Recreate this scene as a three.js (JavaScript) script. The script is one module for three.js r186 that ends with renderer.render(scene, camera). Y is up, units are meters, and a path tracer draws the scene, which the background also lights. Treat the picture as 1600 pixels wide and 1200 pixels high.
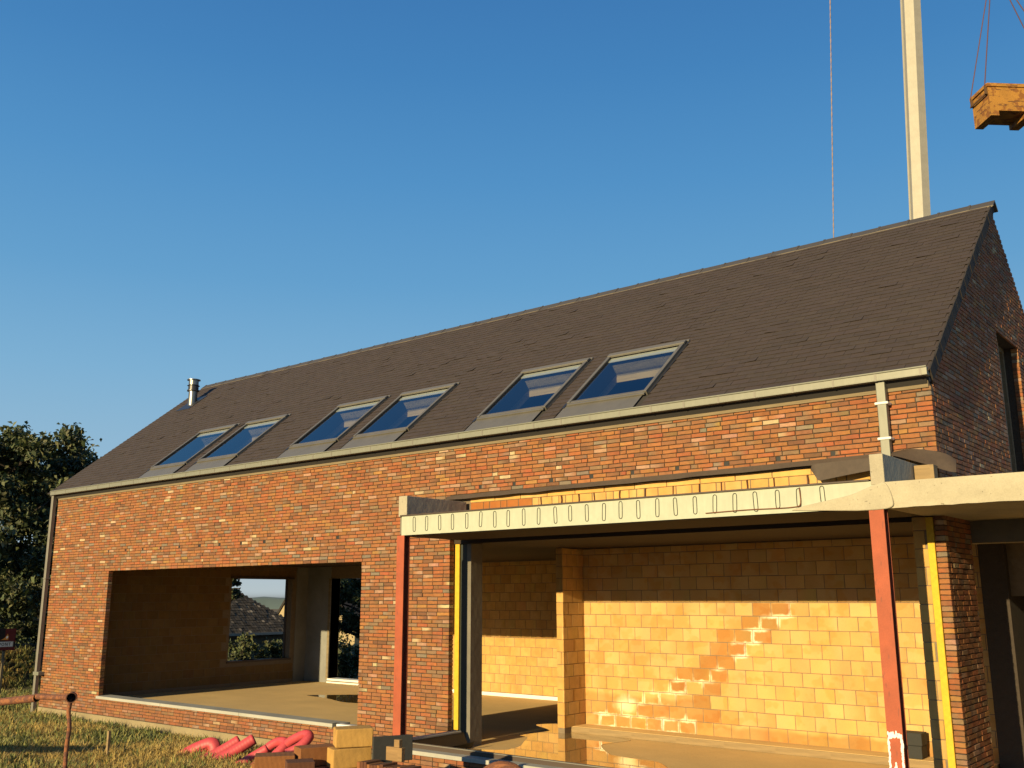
import * as THREE from 'three';
import { mergeGeometries } from 'three/addons/utils/BufferGeometryUtils.js';
import { RoundedBoxGeometry } from 'three/addons/geometries/RoundedBoxGeometry.js';

// ---------------------------------------------------------------- camera, sky, sun, exposure
const scene = new THREE.Scene();
const camera = new THREE.PerspectiveCamera(43.163, 4 / 3, 0.1, 900);
const CAM = new THREE.Vector3(3.0901, 2.55, 11.3003);
const FWD = new THREE.Vector3(-0.616065, 0.214697, -0.757871), RGT = new THREE.Vector3(0.7756, -0.002619, -0.631219), UPV = new THREE.Vector3(0.137506, 0.976677, 0.164906);
camera.position.copy(CAM);
camera.quaternion.setFromRotationMatrix(new THREE.Matrix4().makeBasis(RGT, UPV, FWD.clone().negate()));
camera.updateMatrixWorld();
scene.add(camera);
const renderer = new THREE.WebGLRenderer({ antialias: true });
renderer.toneMapping = THREE.LinearToneMapping;
renderer.toneMappingExposure = 1.8;
renderer.shadowMap.enabled = true;
const SUN = new THREE.Vector3(0.03, 0.235, 1).normalize();
{
  const W = 1024, H = 512, d = new Float32Array(W * H * 4), v = new THREE.Vector3();
  // colour of clear evening air by elevation in degrees
  const K = [[-90, .09, .08, .06], [-2, .16, .15, .13], [0, .47, .54, .56], [2, .42, .53, .60], [6, .315, .50, .645], [12.5, .205, .43, .65], [18, .128, .35, .61], [24, .085, .285, .565], [30, .058, .225, .50], [36, .044, .18, .44], [50, .032, .14, .37], [90, .025, .11, .31]];
  for (let j = 0; j < H; j++) for (let i = 0; i < W; i++) {
    const el = ((j + .5) / H - .5) * Math.PI, az = ((i + .5) / W - .5) * 2 * Math.PI;
    v.set(Math.cos(el) * Math.cos(az), Math.sin(el), Math.cos(el) * Math.sin(az));
    const e = el * 180 / Math.PI; let k = 0; while (k < K.length - 2 && e > K[k + 1][0]) k++;
    const t = Math.min(1, Math.max(0, (e - K[k][0]) / (K[k + 1][0] - K[k][0])));
    const ang = Math.acos(Math.min(1, v.dot(SUN))) * 180 / Math.PI, up = e > 0 ? 1 : 0;
    const g = up * (Math.exp(-ang / 9) * .45 + Math.exp(-ang / 30) * .08);
    const q = (j * W + i) * 4;
    const X = 1 / 1.8; d[q] = X * (K[k][1] + t * (K[k + 1][1] - K[k][1]) + g); d[q + 1] = X * (K[k][2] + t * (K[k + 1][2] - K[k][2]) + g * .8); d[q + 2] = X * (K[k][3] + t * (K[k + 1][3] - K[k][3]) + g * .5); d[q + 3] = 1;
  }
  const sky = new THREE.DataTexture(d, W, H, THREE.RGBAFormat, THREE.FloatType);
  sky.mapping = THREE.EquirectangularReflectionMapping; sky.magFilter = sky.minFilter = THREE.LinearFilter; sky.wrapS = THREE.RepeatWrapping; sky.needsUpdate = true;
  scene.background = sky; scene.environment = sky;
}
const sun = new THREE.DirectionalLight(new THREE.Color().setRGB(1, .775, .405), 5.0);
sun.position.copy(SUN).multiplyScalar(80).add(new THREE.Vector3(-9, 3, -3)); sun.target.position.set(-9, 3, -3);
sun.castShadow = true; sun.shadow.mapSize.set(4096, 4096);
Object.assign(sun.shadow.camera, { left: -45, right: 45, top: 30, bottom: -30, near: 1, far: 200 });
scene.add(sun, sun.target);

// ---------------------------------------------------------------- helpers
const rng = (a) => () => { a |= 0; a = a + 0x6D2B79F5 | 0; let t = Math.imul(a ^ a >>> 15, 1 | a); t = t + Math.imul(t ^ t >>> 7, 61 | t) ^ t; return ((t ^ t >>> 14) >>> 0) / 4294967296; };
let R = rng(71);
const rr = (a, b) => a + (b - a) * R();
const mix = (a, b, t) => a + (b - a) * t, clamp = (x, a = 0, b = 1) => Math.min(b, Math.max(a, x)), sst = (a, b, x) => { const t = clamp((x - a) / (b - a)); return t * t * (3 - 2 * t); };
const hash = (x, y, s) => { let h = Math.imul(x, 374761393) + Math.imul(y, 668265263) + Math.imul(s, 1442695041) | 0; h = Math.imul(h ^ h >>> 13, 1274126177); return ((h ^ h >>> 16) >>> 0) / 4294967296; };
function vn(x, y, s, p = 0) { // value noise, tileable over p cells
  const xi = Math.floor(x), yi = Math.floor(y), fx = x - xi, fy = y - yi, u = fx * fx * (3 - 2 * fx), w = fy * fy * (3 - 2 * fy), m = (a) => p ? ((a % p) + p) % p : a;
  const a = hash(m(xi), m(yi), s), b = hash(m(xi + 1), m(yi), s), c = hash(m(xi), m(yi + 1), s), e = hash(m(xi + 1), m(yi + 1), s);
  return mix(mix(a, b, u), mix(c, e, u), w);
}
function fbm(x, y, s, p, oct = 4) { let t = 0, a = .5, n = 0; for (let i = 0; i < oct; i++) { t += a * vn(x, y, s + i, p); n += a; a *= .55; x *= 2; y *= 2; p *= 2; } return t / n; }
function tex(w, h, fn, metres = 1, colour = true) { // fn(u, v) gives linear-ish 0..1 values
  const d = new Uint8Array(w * h * 4);
  for (let j = 0; j < h; j++) for (let i = 0; i < w; i++) { const c = fn((i + .5) / w, (j + .5) / h), q = (j * w + i) * 4; for (let k = 0; k < 3; k++) { const x = clamp(c.length ? c[k] : c); d[q + k] = 255 * (colour ? Math.pow(x, 1 / 2.2) : x); } d[q + 3] = 255; }
  const t = new THREE.DataTexture(d, w, h); t.wrapS = t.wrapT = THREE.RepeatWrapping; t.magFilter = THREE.LinearFilter; t.minFilter = THREE.LinearMipmapLinearFilter; t.generateMipmaps = true;
  if (colour) t.colorSpace = THREE.SRGBColorSpace; t.repeat.set(1 / metres, 1 / metres); t.needsUpdate = true; return t;
}
function uvm(g) { // uv in metres, taken from the way each face points
  const f = g.index ? g.toNonIndexed() : g; const p = f.attributes.position, n = f.attributes.normal, uv = new Float32Array(p.count * 2);
  for (let i = 0; i < p.count; i++) { const ax = Math.abs(n.getX(i)), ay = Math.abs(n.getY(i)), az = Math.abs(n.getZ(i)); let a, b;
    if (az >= ax && az >= ay) { a = p.getX(i); b = p.getY(i); } else if (ax >= ay) { a = p.getZ(i); b = p.getY(i); } else { a = p.getX(i); b = p.getZ(i); }
    uv[i * 2] = a; uv[i * 2 + 1] = b; }
  f.setAttribute('uv', new THREE.BufferAttribute(uv, 2)); for (const k of Object.keys(f.attributes)) if (!['position', 'normal', 'uv'].includes(k)) f.deleteAttribute(k); return f;
}
const box = (x0, x1, y0, y1, z0, z1) => uvm(new THREE.BoxGeometry(x1 - x0, y1 - y0, z1 - z0).translate((x0 + x1) / 2, (y0 + y1) / 2, (z0 + z1) / 2));
const rbox = (x0, x1, y0, y1, z0, z1, r = .006) => uvm(new RoundedBoxGeometry(x1 - x0, y1 - y0, z1 - z0, 2, r).translate((x0 + x1) / 2, (y0 + y1) / 2, (z0 + z1) / 2));
const tube = (pts, r, seg = 24, rad = 8, closed = false) => uvm(new THREE.TubeGeometry(new THREE.CatmullRomCurve3(pts.map((p) => new THREE.Vector3(...p)), closed), seg, r, rad, closed));
const merge = (a) => Array.isArray(a) ? (a.length === 1 ? a[0] : mergeGeometries(a)) : a;
function part(name, geo, m, parent) { const o = new THREE.Mesh(merge(geo), m); o.name = name; o.castShadow = o.receiveShadow = true; parent.add(o); return o; }
const used = {};
const numbered = (n) => { used[n] = (used[n] || 0) + 1; return used[n] === 1 ? n : n + '_' + String(used[n] - 1).padStart(3, '0'); };
function tag(o, label, category, group) { o.userData.label = label; o.userData.category = category; if (group) o.userData.group = group; return o; }
function thing(name, label, category, pos = [0, 0, 0], group) { const o = new THREE.Group(); o.name = numbered(name); o.position.set(...pos); scene.add(o); return tag(o, label, category, group); }
function single(name, geo, m, label, category, group) { const o = part(numbered(name), geo, m, scene); return tag(o, label, category, group); }
function setting(name, geo, m) { const o = part(numbered(name), geo, m, scene); o.userData.kind = 'structure'; return o; }
function prism(pts, depth, holes = []) { const s = new THREE.Shape(pts.map((p) => new THREE.Vector2(...p))); for (const h of holes) s.holes.push(new THREE.Path(h.map((p) => new THREE.Vector2(...p)))); return new THREE.ExtrudeGeometry(s, { depth, bevelEnabled: false }); }
const proj = (x, y, z) => { const v = new THREE.Vector3(x, y, z).sub(CAM), w = v.dot(FWD); return [800 + 1516.86 * v.dot(RGT) / w, 600 - 1516.86 * v.dot(UPV) / w, w]; };
const lin = (r, g, b) => new THREE.Color().setRGB(r, g, b);
const ALB = .74;
const std = (c, o = {}) => new THREE.MeshStandardMaterial({ color: lin(...c.map((v) => v * ALB)), roughness: .9, ...o });

// ---------------------------------------------------------------- procedural textures and materials
const grainT = tex(512, 512, (u, v) => { const a = fbm(u * 12, v * 12, 3, 12, 5), b = vn(u * 170, v * 170, 9, 170), s = vn(u * 60, v * 60, 17, 60); const t = .62 + .3 * a + .14 * b - (s > .93 ? .22 : 0); return [t, t * .985, t * .96]; }, .5);
const grainB = tex(512, 512, (u, v) => .5 * fbm(u * 30, v * 30, 23, 30, 4) + .5 * vn(u * 140, v * 140, 5, 140), .5, false);
const concT = tex(512, 512, (u, v) => { const a = fbm(u * 5, v * 5, 31, 5, 5), b = vn(u * 200, v * 200, 33, 200), c = fbm(u * 20, v * 20, 35, 20, 3); const h = vn(u * 70, v * 70, 37, 70) > .96 ? .3 : 0; const t = .55 + .34 * a + .1 * b + .08 * c - h; return [t, t * .99, t * .96]; }, 1.6);
const concB = tex(512, 512, (u, v) => .6 * fbm(u * 24, v * 24, 41, 24, 5) + .4 * (vn(u * 70, v * 70, 37, 70) > .96 ? 0 : 1), 1.6, false);
const screedT = tex(1024, 1024, (u, v) => { const a = fbm(u * 6, v * 6, 51, 6, 6), b = vn(u * 380, v * 380, 53, 380), c = fbm(u * 3, v * 14, 55, 14, 3); const t = .70 + .22 * a + .11 * b + .09 * c; return [t, t * .97, t * .9]; }, 3.5);
const woodT = tex(512, 512, (u, v) => { const g = fbm(u * 3 + .6 * fbm(u * 4, v * 4, 61, 4, 3), v * 40, 63, 0, 4); const t = .62 + .42 * (g - .2); return [t, t * .92, t * .78]; }, .8);
const combT = tex(512, 512, (u, v) => { const c = .5 + .5 * Math.sin(u * Math.PI * 2 * 44 + 1.5 * fbm(u * 8, v * 3, 71, 8, 3)); const a = fbm(u * 7, v * 7, 73, 7, 5), b = vn(u * 190, v * 190, 75, 190); const t = .66 + .26 * a + .08 * b + .05 * c; return [t, t * .96, t * .88]; }, .6);
const combB = tex(512, 512, (u, v) => .55 * (.5 + .5 * Math.sin(u * Math.PI * 2 * 44 + 1.5 * fbm(u * 8, v * 3, 71, 8, 3))) + .45 * fbm(u * 40, v * 40, 77, 40, 3), .6, false);
const rustT = tex(256, 256, (u, v) => { const a = fbm(u * 8, v * 8, 81, 8, 5), b = vn(u * 90, v * 90, 83, 90); const k = sst(.42, .6, a); return [mix(.08, .20, k) + .05 * b, mix(.026, .07, k) + .02 * b, mix(.014, .022, k) + .01 * b]; }, .5);
const slateT = tex(512, 512, (u, v) => { const a = fbm(u * 6, v * 10, 91, 0, 5), b = vn(u * 150, v * 150, 93, 150); const t = .6 + .35 * a + .14 * b; return [t, t * .95, t * .92]; }, .9);
const zincT = tex(256, 256, (u, v) => { const a = fbm(u * 5, v * 5, 101, 5, 5), b = fbm(u * 30, v * 4, 103, 0, 3); const t = .72 + .2 * a + .1 * b; return [t, t, t * .98]; }, .7);
const mortarT = grainT;
const redT = tex(512, 512, (u, v) => { const a = fbm(u * 6, v * 6, 111, 6, 5), b = vn(u * 120, v * 120, 113, 120), sc = sst(.71, .76, fbm(u * 22, v * 5, 115, 0, 3)), k = .82 + .3 * (a - .5) + .1 * (b - .5); return [mix(k, .52, sc * .7), mix(k * .95, .6, sc * .7), mix(k * .9, .72, sc * .7)]; }, .9);
const tubT = tex(512, 512, (u, v) => { const a = fbm(u * 5, v * 5, 121, 5, 5), b = vn(u * 130, v * 130, 123, 130), d = sst(.54, .64, fbm(u * 9, v * 7, 125, 0, 4)), sc = sst(.70, .74, fbm(u * 4, v * 30, 127, 0, 3)), k = .8 + .35 * (a - .5) + .12 * (b - .5); return [mix(mix(k, .42, d * .8), .3, sc), mix(mix(k, .3, d * .8), .26, sc), mix(mix(k, .3, d * .8), .4, sc)]; }, .8);

const M = {
  brick: new THREE.MeshStandardMaterial({ color: lin(ALB, ALB, ALB), vertexColors: true, map: grainT, bumpMap: grainB, bumpScale: .004, roughness: .88 }),
  mortar: std([.070, .054, .042], { map: mortarT, bumpMap: grainB, bumpScale: .006, roughness: 1 }),
  block: new THREE.MeshStandardMaterial({ color: lin(ALB, ALB, ALB), vertexColors: true, map: combT, bumpMap: combB, bumpScale: .003, roughness: .9 }),
  blockMortar: std([.256, .198, .134], { map: mortarT, roughness: 1 }),
  slate: new THREE.MeshStandardMaterial({ color: lin(ALB, ALB, ALB), vertexColors: true, map: slateT, roughness: .8, bumpMap: grainB, bumpScale: .002 }),
  deck: std([.032, .029, .027], { roughness: 1 }),
  lining: std([.05, .045, .042], { map: concT }),
  ridge: std([.083, .074, .064], { map: zincT, roughness: .6 }),
  ridgeLip: std([.218, .173, .109], { map: zincT, roughness: .8 }),
  zinc: std([.27, .275, .225], { map: zincT, roughness: .5, metalness: .15 }),
  zincDark: std([.256, .243, .211], { map: zincT, roughness: .55, metalness: .15 }),
  board: std([.301, .256, .179], { map: woodT, roughness: .9 }),
  frame: std([.211, .198, .173], { map: zincT, roughness: .45, metalness: .3 }),
  sash: std([.448, .422, .346], { roughness: .6 }),
  rubber: std([.013, .013, .013], { roughness: .7 }),
  glass: new THREE.MeshPhysicalMaterial({ color: lin(.82, .9, .95), roughness: .02, transmission: 1, thickness: 0, ior: 2.1 }),
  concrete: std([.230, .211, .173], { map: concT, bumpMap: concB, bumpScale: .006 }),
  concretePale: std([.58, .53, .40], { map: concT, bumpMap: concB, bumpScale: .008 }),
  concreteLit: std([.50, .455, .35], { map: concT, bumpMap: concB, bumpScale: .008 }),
  concreteGrey: std([.30, .305, .30], { map: concT, bumpMap: concB, bumpScale: .006 }),
  fascia: std([.53, .56, .45], { map: zincT, roughness: .75 }),
  wire: std([.03, .028, .026], { roughness: .8 }),
  redSteel: std([.46, .105, .042], { map: redT, bumpMap: grainB, bumpScale: .0015, roughness: .72 }),
  yellow: std([.80, .52, .03], { map: grainT, roughness: .8 }),
  membrane: std([.029, .024, .020], { map: grainT, roughness: .55, side: THREE.DoubleSide }),
  membraneBrown: std([.086, .061, .042], { map: grainT, roughness: .7, side: THREE.DoubleSide }),
  screed: std([.84, .61, .29], { map: screedT, bumpMap: concB, bumpScale: .004, roughness: .95 }),
  wet: new THREE.MeshPhysicalMaterial({ color: lin(.26, .19, .09), map: screedT, roughness: .03, ior: 1.33, clearcoat: 1, clearcoatRoughness: .02 }),
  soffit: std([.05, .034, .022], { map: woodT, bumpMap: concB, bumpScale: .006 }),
  stone: std([.52, .52, .47], { map: concT, roughness: .75 }),
  stoneDark: std([.035, .037, .037], { map: concT, bumpMap: concB, bumpScale: .006, roughness: .85 }),
  plinth: std([.384, .314, .186], { map: concT, bumpMap: concB, bumpScale: .01 }),
  darkProfile: std([.064, .042, .029], { roughness: .6 }),
  wood: std([.384, .256, .122], { map: woodT, bumpMap: grainB, bumpScale: .002, roughness: .85 }),
  woodPale: std([.397, .301, .173], { map: woodT, roughness: .85 }),
  rust: new THREE.MeshStandardMaterial({ map: rustT, bumpMap: grainB, bumpScale: .004, roughness: .85 }),
  steel: std([.26, .26, .25], { roughness: .36, metalness: .85 }),
  steelDark: std([.064, .064, .067], { roughness: .4, metalness: .6 }),
  white: std([.82, .82, .80], { roughness: .6 }),
  mast: std([.448, .422, .352], { map: zincT, roughness: .55 }),
  rope: std([.294, .230, .230], { roughness: .9 }),
  chain: std([.102, .045, .054], { roughness: .7 }),
  tub: std([.50, .235, .03], { map: tubT, bumpMap: grainB, bumpScale: .004, roughness: .75 }),
  tubDark: std([.128, .064, .019], { map: grainT, roughness: .8 }),
  redPipe: std([.68, .085, .105], { map: grainT, roughness: .55 }),
  aac: std([.60, .36, .10], { map: combT, bumpMap: combB, bumpScale: .003, roughness: .95 }),
  clay: std([.301, .122, .038], { map: combT, bumpMap: combB, bumpScale: .004, roughness: .95 }),
  clayDark: std([.141, .054, .026], { map: combT, bumpMap: combB, bumpScale: .004, roughness: .95 }),
  bark: std([.048, .035, .024], { map: grainT, bumpMap: grainB, bumpScale: .02, roughness: 1 }),
  leaf: new THREE.MeshPhysicalMaterial({ color: lin(.8, .8, .75), vertexColors: true, roughness: .75, transmission: .3, thickness: 0, side: THREE.DoubleSide }),
  barnRoof: new THREE.MeshStandardMaterial({ color: lin(ALB, ALB, ALB), vertexColors: true, map: slateT, roughness: .95 }),
  cream: std([.499, .397, .230], { map: concT, roughness: .95 }),
  barnWall: std([.179, .128, .083], { map: concT, roughness: 1 }),
  soil: new THREE.MeshStandardMaterial({ color: lin(ALB, ALB, ALB), vertexColors: true, map: grainT, bumpMap: grainB, bumpScale: .03, roughness: 1 }),
};

// ---------------------------------------------------------------- ground, bank and trench
function groundH(x, z) {
  let h = .05 * (fbm(x * .6 + 40, z * .6 + 40, 201, 0, 4) - .5) * 2;
  h -= .07 * sst(1.6, .3, z) * sst(-21.5, -20.5, x);
  h += 1.2 * sst(-25.2, -26.3, x + .7 * (vn(z * .9, 3, 221) - .5)) * sst(9, 7, z) * (.85 + .3 * vn(x * .5, z * .5, 223)) * sst(-33, -29.5, x) * sst(-11, -6, z);
  h -= 2.4 * sst(-28, -42, x);
  return h;
}
{
  const xs = [], zs = []; const grid = (a, b, s, arr) => { for (let v = a; v < b; v += s) arr.push(v); };
  xs.push(-600, -300, -150, -90, -60); grid(-50, -24, .8, xs); grid(-24, -8, .16, xs); grid(-8, 12, 1, xs); xs.push(14, 25, 60, 150, 300, 600);
  zs.push(-600, -300, -150, -80, -50); grid(-40, -8, 1, zs); grid(-8, -.4, .5, zs); grid(-.4, 5, .12, zs); grid(5, 16, .8, zs); zs.push(18, 30, 60, 150, 300, 600);
  const p = [], c = [], uv = [], idx = [];
  for (const z of zs) for (const x of xs) {
    const h = groundH(x, z); p.push(x, h, z); uv.push(x, z);
    const n = fbm(x * .8 + 9, z * .8 + 3, 231, 0, 4), g = sst(.42, .62, n), bank = sst(-25.1, -25.9, x) * sst(-28, -27, x);
    let col = [mix(.20, .115, g), mix(.135, .105, g), mix(.06, .036, g)];
    col = [mix(col[0], .10, bank), mix(col[1], .062, bank), mix(col[2], .034, bank)];
    c.push(...col);
  }
  const nx = xs.length; for (let j = 0; j < zs.length - 1; j++) for (let i = 0; i < nx - 1; i++) { const a = j * nx + i; idx.push(a, a + nx, a + 1, a + 1, a + nx, a + nx + 1); }
  const g = new THREE.BufferGeometry(); g.setAttribute('position', new THREE.Float32BufferAttribute(p, 3)); g.setAttribute('color', new THREE.Float32BufferAttribute(c, 3)); g.setAttribute('uv', new THREE.Float32BufferAttribute(uv, 2)); g.setIndex(idx); g.computeVertexNormals();
  setting('ground', g, M.soil);
}

{ // low wooded hills on the horizon, distance haze put into their bluish colour
  const p = [], c = [], uv = [], idx = []; let n = 0;
  for (let i = 0; i <= 400; i++) { const a = i / 400 * Math.PI * 2, h = .6 + 2.6 * fbm(i * .05, 2, 241, 0, 4) + .9 * vn(i * .9, 4, 243), r = 420 + 40 * vn(i * .1, 6, 245); for (const [y, d] of [[-8, 0], [h * .7, 12], [h, 30], [-8, 90]]) { p.push(Math.cos(a) * (r + d), y, Math.sin(a) * (r + d)); const k = .8 + .4 * R(); c.push(.10 * k, .14 * k, .13 * k); uv.push(i * 2, y); } if (i < 400) for (let k = 0; k < 3; k++) { const b = n + k; idx.push(b, b + 1, b + 4, b + 4, b + 1, b + 5); } n += 4; }
  const g = new THREE.BufferGeometry(); g.setAttribute('position', new THREE.Float32BufferAttribute(p, 3)); g.setAttribute('color', new THREE.Float32BufferAttribute(c, 3)); g.setAttribute('uv', new THREE.Float32BufferAttribute(uv, 2)); g.setIndex(idx); g.computeVertexNormals();
  setting('hills', g, new THREE.MeshStandardMaterial({ vertexColors: true, roughness: 1, side: THREE.DoubleSide }));
}
// ---------------------------------------------------------------- house: bricks
const house = thing('house', 'long brick house shell with slate roof, rooflights and flat roofed bay', 'house');
const X0 = -20.2, FL = .38, YT = 4.9, ZB = -8.15, SOF = 3.42, OPEN = { x0: -17.58, x1: -9.37, y0: .5, y1: 3.16 };
const EV = new THREE.Vector3(0, 5.02, .12), RG = new THREE.Vector3(0, 8.4, -4.05), SV = RG.clone().sub(EV).normalize(), NV = new THREE.Vector3(1, 0, 0).cross(SV).normalize(), SLEN = RG.distanceTo(EV);
const roofY = (z) => EV.y + (EV.z - z) * (RG.y - EV.y) / (EV.z - RG.z);
const PAL = [[.355, .145, .048], [.365, .12, .042], [.29, .125, .052], [.20, .09, .042], [.275, .168, .092], [.24, .188, .135], [.42, .25, .16], [.55, .42, .25], [.40, .205, .06]];
const CUM = [.32, .50, .72, .77, .87, .90, .955, .968, 1];
const pick = () => { const t = R(); let i = 0; while (t > CUM[i]) i++; return PAL[i]; };
class Acc { constructor() { this.p = []; this.c = []; this.u = []; } geo() { const g = new THREE.BufferGeometry(); g.setAttribute('position', new THREE.Float32BufferAttribute(this.p, 3)); g.setAttribute('color', new THREE.Float32BufferAttribute(this.c, 3)); g.setAttribute('uv', new THREE.Float32BufferAttribute(this.u, 2)); g.computeVertexNormals(); return g; } }
// one hand-made brick: (u0..u1, v0..v1) on its wall, rough outline, worn arris, front about n = 0, body d deep
function brickInto(acc, u0, u1, v0, v1, d, fine, map, col1, col2, rough = 1) {
  const pts = fine ? [[0, 0], [.33, 0], [.67, 0], [1, 0], [1, .5], [1, 1], [.67, 1], [.33, 1], [0, 1], [0, .5]] : [[0, 0], [1, 0], [1, 1], [0, 1]];
  const pr = (R() < .06 ? rr(-.006, .006) : rr(-.0025, .0025)) * rough, ou = R() * 4, ov = R() * 4, b = fine ? .004 : .003, tl = rr(-.0025, .0025) * rough;
  const n = pts.length, A = [], F = [];
  const sh = R(), base = (t) => { const k = clamp(sh + (t - .5) * 1.3) ** 2; return [mix(col1[0], col2[0], k), mix(col1[1], col2[1], k), mix(col1[2], col2[2], k)]; };
  for (const [s, t] of pts) {
    const j = fine ? .0022 * rough : .0012, u = mix(u0, u1, s) + rr(-j, j), v = mix(v0, v1, t) + rr(-j, j);
    A.push([u, v, pr - b]); F.push([u + (s === 0 ? b : s === 1 ? -b : 0), v + (t === 0 ? b : t === 1 ? -b : 0), pr + (s - .5) * tl + rr(-.0008, .0008) * rough, base(s)]);
  }
  const C = [(u0 + u1) / 2, (v0 + v1) / 2, pr, base(.5)];
  const put = (q, col) => { const w = map(q[0], q[1], q[2]); acc.p.push(w[0], w[1], w[2]); acc.c.push(...col); acc.u.push(q[0] + ou, q[1] + ov + q[2]); };
  const tri = (a, ca, e, ce, f, cf) => { put(a, ca); put(e, ce); put(f, cf); };
  for (let i = 0; i < n; i++) {
    const k = (i + 1) % n, a = A[i], e = A[k], f = F[i], g = F[k], cf = f[3], cg = g[3];
    const a0 = [a[0], a[1], -d], e0 = [e[0], e[1], -d];
    tri(a0, cf, e0, cg, e, cg); tri(a0, cf, e, cg, a, cf); tri(a, cf, e, cg, g, cg); tri(a, cf, g, cg, f, cf); tri(f, cf, g, cg, C, C[3]);
  }
}
const CH = .058, JT = .0095;
const bricks = []; // every facing brick, placed first, then split into the 300 largest and the rest
function layRows(wall, segsAt, y0, y1, map, ends, keep = () => true) {
  let row = 0;
  for (let v = y0; v + .02 < y1; v += CH, row++) {
    const vt = Math.min(v + CH - JT, y1);
    for (const [a, b, ea, eb] of segsAt((v + vt) / 2)) {
      let u = a, first = true; const off = [.106, .222, .164, .222, .05, .19][(row * 5 + (row >> 2)) % 6];
      while (u < b - .012) {
        let L = first ? off : R() < .12 ? .106 : .222 + rr(-.004, .004); if (ea && first) L = row % 2 ? .106 : .222;
        if (b - u - L < .045) L = b - u; let e = u + L;
        if (eb && b - e > .045 && b - e < .20) { /* leaves the closing piece */ }
        const un = first ? u : u, ue = e >= b - .001 ? b : e - JT;
        if (keep((un + ue) / 2, (v + vt) / 2)) bricks.push({ wall, u0: un, u1: ue, v0: v + rr(-.0012, .0012), v1: vt + rr(-.0012, .0012), d: (first && ea) || (e >= b - .001 && eb) ? .1 : .028, map });
        u = e; first = false;
      }
    }
  }
}
// front wall
{
  const outer = [[X0, -.3], [-7.36, -.3], [-7.36, 4.10], [-.1, 4.10], [-.1, -.3], [-.011, -.3], [-.011, YT], [X0 + .011, YT]];
  outer[0] = [X0 + .011, -.3];
  const hole = [[OPEN.x0 - .012, OPEN.y0 - .05], [OPEN.x0 - .012, OPEN.y1 + .005], [OPEN.x1 + .012, OPEN.y1 + .005], [OPEN.x1 + .012, OPEN.y0 - .05]];
  const outer2 = [[X0 + .011, -.3], [-7.372, -.3], [-7.372, 4.10], [-.098, 4.10], [-.098, -.3], [-.012, -.3], [-.012, YT], [X0 + .011, YT]];
  part('front_wall', uvm(prism(outer2, .086, [hole]).translate(0, 0, -.1)), M.mortar, house);
}
const frontWall = house.children[0];
const frontMap = (u, v, n) => [u, v, n];
layRows(frontWall, (y) => {
  const s = [];
  if (y > OPEN.y0 - .03 && y < OPEN.y1) { s.push([X0, OPEN.x0, 1, 1]); if (y < 4.10) s.push([OPEN.x1, -7.36, 1, 1]); }
  else if (y < 4.10) s.push([X0, -7.36, 1, 1]); else s.push([X0, 0, 1, 1]);
  if (y < 4.10) s.push([-.11, 0, 1, 1]);
  return s;
}, .13, YT, frontMap);
// right gable wall, seen along its length: u runs from the front corner towards the back
const gabMap = (u, v, n) => [n, v, -u];
const GW = { z0: -3.52, z1: -4.82, y0: 3.72, y1: 6.28 };
{
  const top = (z) => roofY(z < RG.z ? 2 * RG.z - z : z) - .12;
  const pts = [[.1, SOF], [1.06, SOF], [1.06, FL - .5], [1.06, -.3]];
  const shape = [[.1, SOF], [1.06, SOF], [2.62, SOF], [2.62, -.3], [8.15, -.3], [8.15, top(-8.15)], [4.05, top(-4.05)], [.1, top(-.1)]];
  const hole = [[-GW.z0 - .01, GW.y0], [-GW.z1 + .01, GW.y0], [-GW.z1 + .01, GW.y1 + .005], [-GW.z0 - .01, GW.y1 + .005]];
  const g = prism(shape, .32, [hole]); // in (u, y, depth)
  g.applyMatrix4(new THREE.Matrix4().set(0, 0, 1, -.332, 0, 1, 0, 0, -1, 0, 0, 0, 0, 0, 0, 1));
  const pier = box(-.098, -.012, -.3, SOF - .002, -1.05, -.1);
  part('gable_wall', [uvm(g), pier], M.mortar, house);
}
const gableWall = house.children[1];
layRows(gableWall, (y) => {
  let e = y > 5 ? 8.1 - Math.max(0, (y - 5.2) / .81) : 8.1, a = .11; const zt = (y + .14 - EV.y) / .8106 - EV.z; a = Math.max(.11, zt);
  if (y < SOF) return [[.11, 1.05, 0, 1]];
  const b = 8.2 - a; if (b - a < .1) return [];
  if (y > GW.y0 && y < GW.y1) return [[a, -GW.z0, 0, 1], [-GW.z1, b, 1, 0]].filter((s) => s[1] > s[0] + .05);
  return [[a, b, 0, 0]];
}, .13, 8.3, gabMap, 0, (u, v) => { const q = proj(0, v, -u); return q[0] < 1680 && q[1] < 1250 && (v < SOF || v > 3.6); });
// the lit return of the gable window reveal: bricks laid across the wall thickness
{
  const revMap = (u, v, n) => [u, v, GW.z1 + .001 + n];
  layRows(gableWall, () => [[-.1, -.008, 0, 0]], GW.y0, GW.y1, revMap, 0);
}
// weep vents: the bricks make room for them
const vents = []; for (const [x0, y, n] of [[-6.75, 4.19, 10], [-17.65, 3.55, 12]]) for (let i = 0; i < n; i++) { const x = x0 + i * .695 + rr(-.02, .02), row = Math.round((y - .13 - .024) / CH); if (x < -.5) vents.push([x, .13 + row * CH + .024]); }
for (const [x, y] of vents) for (let i = bricks.length - 1; i >= 0; i--) { const b = bricks[i]; if (b.wall !== frontWall || b.map !== frontMap || b.v0 > y || b.v1 < y || b.u1 < x - .03 || b.u0 > x + .03) continue; bricks.splice(i, 1); if (x - .03 - b.u0 > .02) bricks.push({ ...b, u1: x - .03 }); if (b.u1 - x - .03 > .02) bricks.push({ ...b, u0: x + .03 }); }
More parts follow.
